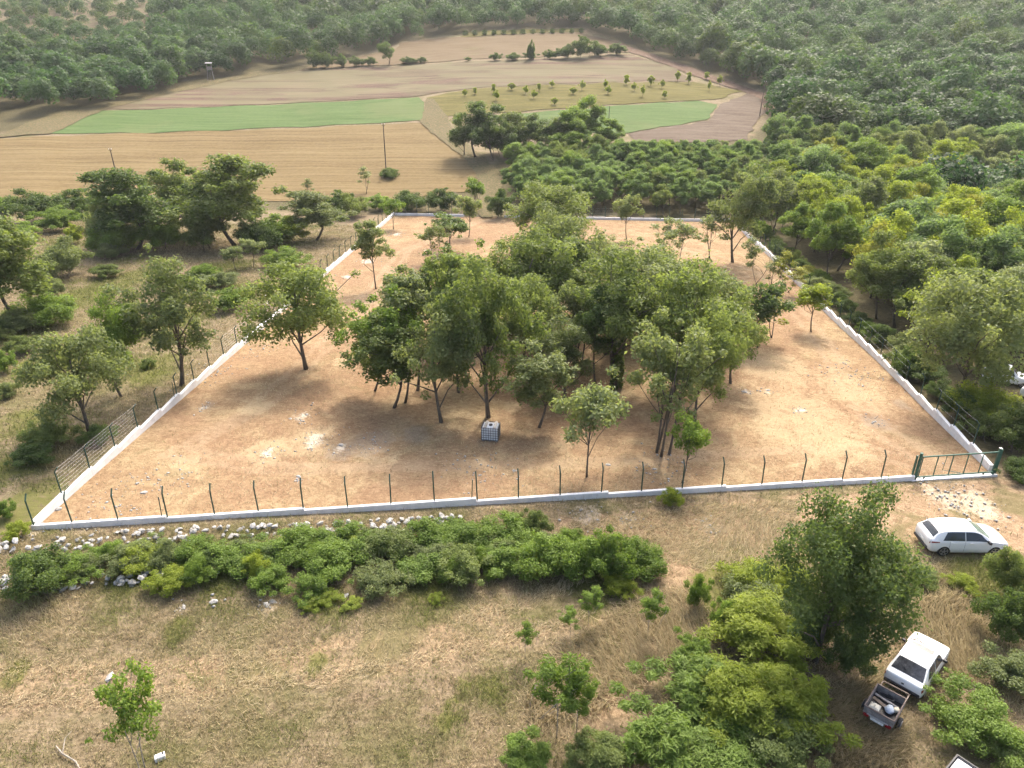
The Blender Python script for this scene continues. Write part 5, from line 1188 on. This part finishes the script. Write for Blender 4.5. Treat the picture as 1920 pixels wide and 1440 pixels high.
def lowcrown(seed, n):
    """a round billowing crown of small faces for the far wood, one unit high and wide"""
    rs = np.random.RandomState(seed); k = 20; d0 = unit(rs.normal(size=(k, 3)) + np.array([0, 0, .55])); d0[:, 2] = np.abs(d0[:, 2]) * .95
    rad = .15 + .10 * rs.rand(k); cen = d0 * (.5 - rad * .72)[:, None] * (.8 + .35 * rs.rand(k))[:, None]; cen[:, 2] = cen[:, 2] * 1.15 + .36
    p = rad ** 2; ci = rs.choice(k, n, p=p / p.sum()); d = unit(rs.normal(size=(n, 3)) + np.array([0, 0, .35]))
    pos = cen[ci] + d * rad[ci][:, None] * (.7 + .35 * rs.rand(n))[:, None]
    nr = unit(d * .8 + np.array([0, 0, .45]) + rs.normal(size=(n, 3)) * .42); a = unit(np.cross(nr, rs.normal(size=(n, 3)))); b = np.cross(nr, a); s = .034 * (.6 + .8 * rs.rand(n))[:, None]
    V = np.stack([pos + a * s, pos - a * s * .6 + b * s * .9, pos - a * s * .6 - b * s * .9], 1); base = rs.rand(k) * .35
    return V, np.clip(base[ci] + rs.rand(n) * .35, 0, 1)
LOW = [lowcrown(100 + i, 1700) for i in range(6)]
LOWF = [lowcrown(200 + i, 960) for i in range(6)]
fx, fy = jgrid(-420, 420, 126, 500, 8.4)
fpx, fpy, fd = proj(fx, fy, ter(fx, fy)); tpx, tpy, _ = proj(fx, fy, ter(fx, fy) + 8)
keep = (fpx > -330) & (fpx < 2100) & (tpy > -30 - 0 * fpy)
keep &= (fpy > -70)
for q in OPEN: keep &= ~inpoly(fx, fy, q)
edge = [W2([(-90, 285), (20, 246), (190, 198), (392, 153), (566, 125), (700, 100), (752, 78), (870, 66), (1090, 52), (1192, 92), (1330, 140), (1446, 180)])]
# keep off the land between the plot and the near stubble, and off single trees already standing
keep &= ~((fpy > 262) & (fpx < 950))
fieldhull = [(-90, 385), (-90, 262), (20, 246), (190, 200), (392, 153), (580, 122), (690, 100), (752, 78), (870, 64), (1090, 50), (1190, 92), (1330, 140), (1446, 178), (1446, 215), (1402, 262), (1180, 268), (1000, 270), (900, 330)]
keep &= ~inpoly(fpx, fpy, fieldhull)
keep &= ~((fpx < 1452) & (fpy > 212))
keep &= np.hypot(fx - hd.location.x * .98, (fy - (hd.location.y - 7)) * .7) > 8
if taken:
    tk_ = np.array(taken); dmin = np.full(len(fx), 1e9)
    for a, c in tk_: dmin = np.minimum(dmin, np.hypot(fx - a, fy - c))
    keep &= dmin > 5.0
lh = inpoly(fpx, fpy, [(-300, -200), (345, -200), (320, 70), (230, 120), (110, 118), (0, 112), (-300, 150)])
keep &= ~(lh & (NP.rand(len(fx)) < .30))
fx, fy, fpx, fpy, lh = fx[keep], fy[keep], fpx[keep], fpy[keep], lh[keep]
print('far wood', len(fx))
VV, TT, HU = [], [], []
for i in range(len(fx)):
    V, T = (LOW if fy[i] < 300 else LOWF)[rnd.randrange(6)]; a = rnd.uniform(0, 6.28); c_, s_ = math.cos(a), math.sin(a)
    big_ = rnd.random() ** 1.5; h = (8.0 + 7.0 * big_) * rnd.uniform(.85, 1.1) * (.66 if lh[i] else 1); w_ = (7.5 + 7 * big_) * rnd.uniform(.88, 1.12) * (.68 if lh[i] else 1); s3 = 1.0
    Q = V.copy(); q0 = Q[:, :, 0] * c_ - Q[:, :, 1] * s_; q1 = Q[:, :, 0] * s_ + Q[:, :, 1] * c_
    Q = np.stack([q0 * w_ + fx[i], q1 * w_ + fy[i], Q[:, :, 2] * h + float(ter(fx[i], fy[i])) - .2], -1)
    tb = sn(fx[i], fy[i], .05, 2.0) * .3 + rnd.uniform(-.25, .35)
    hu = np.clip(sn(fx[i], fy[i], .045, 5.0) * .7 + rnd.uniform(-.3, .45), 0, 1); HU.append(np.full(Q.shape[0] * 3, hu))
    VV.append(Q.reshape(-1, 3)); TT.append(np.repeat(np.clip(T * .75 + tb, 0, 1), 3))
VV = np.concatenate(VV); TT = np.concatenate(TT); HU = np.concatenate(HU); print('far wood tris', len(VV) // 3)
tag(obj('forest', mesh_np('forest', VV, np.arange(len(VV)).reshape(-1, 3), M['forest'], {'tint': TT, 'hue': HU})), kind='stuff')
# ------------------------------------------------------------------ dry grass, straw, litter, small stones
t = NT('dry_grass'); oi = t.attr('tint'); gn = t.attr('green')
c = t.ramp(oi, [(0, (.165, .132, .072)), (.45, (.345, .28, .162)), (1, (.58, .49, .32))])
c = t.mix(gn, c, t.mix(oi, (.075, .098, .022), (.19, .215, .055)))
p = t.n('ShaderNodeBsdfPrincipled'); t.l(c, p.inputs['Base Color']); p.inputs['Roughness'].default_value = .7; p.inputs['Specular IOR Level'].default_value = .15
tr = t.n('ShaderNodeBsdfTranslucent'); t.l(c, tr.inputs['Color']); mx = t.n('ShaderNodeMixShader'); mx.inputs[0].default_value = .45
t.l(p.outputs[0], mx.inputs[1]); t.l(tr.outputs[0], mx.inputs[2]); t.l(mx.outputs[0], t.out.inputs['Surface']); M['drygrass'] = t.m

def blades(name, x, y, nb, hgt, wid, lean, tint, green, spread=.12, bias=None):
    n = len(x); x = np.repeat(x, nb) + NP.normal(size=n * nb) * spread; y = np.repeat(y, nb) + NP.normal(size=n * nb) * spread; z = ter(x, y) + .03; m = n * nb
    h = np.repeat(hgt, nb) * (.55 + .8 * NP.rand(m)); a = NP.rand(m) * 6.283
    if bias is not None: a = np.where(NP.rand(m) < .75, np.repeat(bias, nb) + NP.normal(size=m) * .5, a)
    ln = lean * (.4 + 1.1 * NP.rand(m)); dx, dy = np.cos(a), np.sin(a); b = NP.rand(m) * 6.283; wx_, wy_ = np.cos(b) * wid, np.sin(b) * wid
    base = np.stack([x, y, z], 1); tip = base + np.stack([dx * ln * h, dy * ln * h, h * np.sqrt(np.clip(1 - np.minimum(ln, .97) ** 2, .04, 1))], 1)
    V = np.stack([base - np.stack([wx_, wy_, wx_ * 0], 1), base + np.stack([wx_, wy_, wx_ * 0], 1), tip], 1).reshape(-1, 3)
    T = np.clip(np.repeat(tint, nb) + NP.normal(size=m) * .2, 0, 1); G = np.clip(np.repeat(green, nb) * (.6 + .6 * NP.rand(m)), 0, 1)
    me = mesh_np(name, V, np.arange(m * 3).reshape(m, 3), M['drygrass'], {'tint': np.repeat(T, 3), 'green': np.repeat(G, 3)})
    return tag(obj(name, me), kind='stuff')

def cover(field, x, y):
    """look the ground attributes up at points"""
    r = np.clip(np.searchsorted(ys, y), 1, len(ys) - 1); c_ = np.clip(((x / (48 + .80 * y)) + 1) / 2 * (len(us) - 1), 0, len(us) - 1).astype(int); return field[r, c_]
# meadow below the front wall
x = NP.uniform(-34, 40, 110000); y = NP.uniform(14, 38, 110000)
px, py, _ = proj(x, y, ter(x, y)); fy_ = np.array([FL.y + (FR.y - FL.y) * (v - FL.x) / (FR.x - FL.x) for v in x])
k = (px > -40) & (px < 1960) & (py < 1480) & (y < fy_ - .5); x, y, px, py = x[k], y[k], px[k], py[k]
st_ = cover(a_straw, x, y); gr_ = cover(a_green, x, y); nz_ = np.array([sn(a, b, .55, 1.7) for a, b in zip(x, y)]); nz2 = np.array([sn(a, b, 1.3, .4) for a, b in zip(x, y)])
k = NP.rand(len(x)) < np.clip(.9 - st_ * .95, .04, 1); x, y, st_, gr_, nz_, nz2, px, py = (v[k] for v in (x, y, st_, gr_, nz_, nz2, px, py))
green = np.clip(gr_ * 1.1 + np.clip(nz2 - .5, 0, 1) * 1.8, 0, 1); green = np.where(NP.rand(len(x)) < .17, np.maximum(green, .7), green)
print('tufts', len(x))
blades('meadow_grass', x, y, 4, .14 + .20 * nz_ + .1 * gr_, .017, .75, .22 + .38 * nz_ + .16 * nz2, green, .14)
# long flattened grass among saplings and round the cars
def longpatch(poly, n, h, lean, dirn, tint=.62, name='long_grass'):
    P = W2(poly); xs = [p[0] for p in P]; yy = [p[1] for p in P]; x = NP.uniform(min(xs), max(xs), n); y = NP.uniform(min(yy), max(yy), n); k = inpoly(x, y, P); x, y = x[k], y[k]
    d = np.array([dirn + 1.6 * (sn(a, b, .5, .6) - .5) * 2 for a, b in zip(x, y)])
    blades(name, x, y, 3, np.full(len(x), h), .018, lean, np.full(len(x), tint), np.where(NP.rand(len(x)) < .06, .8, .05), .16, d)
longpatch([(1080, 1200), (1180, 1130), (1300, 1100), (1330, 1160), (1280, 1220), (1200, 1290), (1120, 1340), (1000, 1360), (980, 1300)], 7000, .62, .82, -2.6)
longpatch([(1690, 1130), (1800, 1110), (1850, 1180), (1830, 1260), (1760, 1280), (1700, 1200)], 6000, .60, .8, -1.9)
longpatch([(1560, 1300), (1640, 1260), (1700, 1400), (1690, 1460), (1500, 1460)], 4500, .5, .8, -2.2, .45)
longpatch([(1060, 985), (1290, 950), (1500, 940), (1480, 1040), (1320, 1070), (1250, 1055)], 7000, .36, .93, .2, .66)
# pale flattened wheel tracks across the meadow
for pl in ([(-60, 1262), (300, 1250), (560, 1225), (800, 1180), (960, 1140), (1090, 1085)], [(-60, 1322), (330, 1300), (600, 1270), (840, 1228), (960, 1195), (1120, 1155)]):
    q = W2(pl); xx, yy, dd = [], [], []
    for (x1, y1), (x2, y2) in zip(q[:-1], q[1:]):
        L = math.hypot(x2 - x1, y2 - y1); k = int(L * 34); u = NP.rand(k); ww = NP.normal(size=k) * .26
        xx.append(x1 + (x2 - x1) * u - (y2 - y1) / L * ww); yy.append(y1 + (y2 - y1) * u + (x2 - x1) / L * ww); dd.append(np.full(k, math.atan2(y2 - y1, x2 - x1)))
    xx, yy, dd = np.concatenate(xx), np.concatenate(yy), np.concatenate(dd); k = np.array([sn(a, b, .6, 2.0) for a, b in zip(xx, yy)]) > .36; xx, yy, dd = xx[k], yy[k], dd[k]
    blades('flattened_grass', xx, yy, 3, np.full(len(xx), .34), .017, .97, np.full(len(xx), .82), np.zeros(len(xx)), .10, dd)
# meadow outside the long white wall
x = NP.uniform(-75, -18, 60000); y = NP.uniform(36, 118, 60000); px, py, _ = proj(x, y, ter(x, y))
wl = np.interp(y, [FL.y, BL.y], [FL.x, BL.x]) - .5; k = (px > -40) & (x < wl); x, y = x[k], y[k]
nz_ = np.array([sn(a, b, .4, 2.2) for a, b in zip(x, y)]); gr_ = np.clip(cover(a_green, x, y) + np.clip(nz_ - .5, 0, 1) * 2.0 + .12, 0, 1)
blades('meadow_grass', x, y, 4, .16 + .18 * nz_, .03, .7, .28 + .3 * nz_, gr_, .2)
# mown straw lying on the cleared ground
n = 30000; u, v = NP.rand(n), NP.rand(n) ** 1.7
x = (FL.x * (1 - u) + FR.x * u) * (1 - v) + (BL.x * (1 - u) + BR.x * u) * v; y = (FL.y * (1 - u) + FR.y * u) * (1 - v) + (BL.y * (1 - u) + BR.y * u) * v
nz_ = np.array([sn(a, b, .35, .9) for a, b in zip(x, y)]); k = NP.rand(n) < .25 + nz_ * .9; x, y, nz_ = x[k], y[k], nz_[k]
blades('straw_litter', x, y, 3, .16 + .10 * nz_, .018, .99, .50 + .38 * nz_, np.where(NP.rand(len(x)) < .07, .7, 0), .25)
# small stones
def pebbles(name, cx_, n, spread):
    V0 = np.array([(1, 0, 0), (-1, 0, 0), (0, 1, 0), (0, -1, 0), (0, 0, 1), (0, 0, -1.)]) ; F0 = np.array([(0, 2, 4), (2, 1, 4), (1, 3, 4), (3, 0, 4), (2, 0, 5), (1, 2, 5), (3, 1, 5), (0, 3, 5)])
    pts = np.concatenate([np.column_stack([NP.normal(size=int(n * r ** 1.3)) * r * spread + at(px, py).x, NP.normal(size=int(n * r ** 1.3)) * r * spread * 1.3 + at(px, py).y]) for px, py, r in cx_]); m = len(pts)
    s = (.035 + .07 * NP.rand(m) ** 2.5)[:, None, None]; a = NP.rand(m) * 6.28; Q = V0[None] * (.6 + .7 * NP.rand(m, 6, 1)) * s * np.array([1.3, 1, .7])
    Q = np.stack([Q[:, :, 0] * np.cos(a)[:, None] - Q[:, :, 1] * np.sin(a)[:, None], Q[:, :, 0] * np.sin(a)[:, None] + Q[:, :, 1] * np.cos(a)[:, None], Q[:, :, 2]], -1)
    Q += np.column_stack([pts, ter(pts[:, 0], pts[:, 1]) + .06])[:, None, :]
    tag(obj(name, mesh_np(name, Q.reshape(-1, 3), (F0[None] + (np.arange(m) * 6)[:, None, None]).reshape(-1, 3), M['stone'])), kind='stuff')
pebbles('loose_gravel', PAL + PALE_PX + [(700, 835, 1.0), (1640, 790, .8)] + [(200, 960, 2), (400, 700, 2), (520, 560, 2.5), (900, 880, 2), (1250, 880, 2), (1600, 700, 2.5), (700, 600, 2.5), (300, 900, 2), (480, 660, 1.2)], 34, .6)
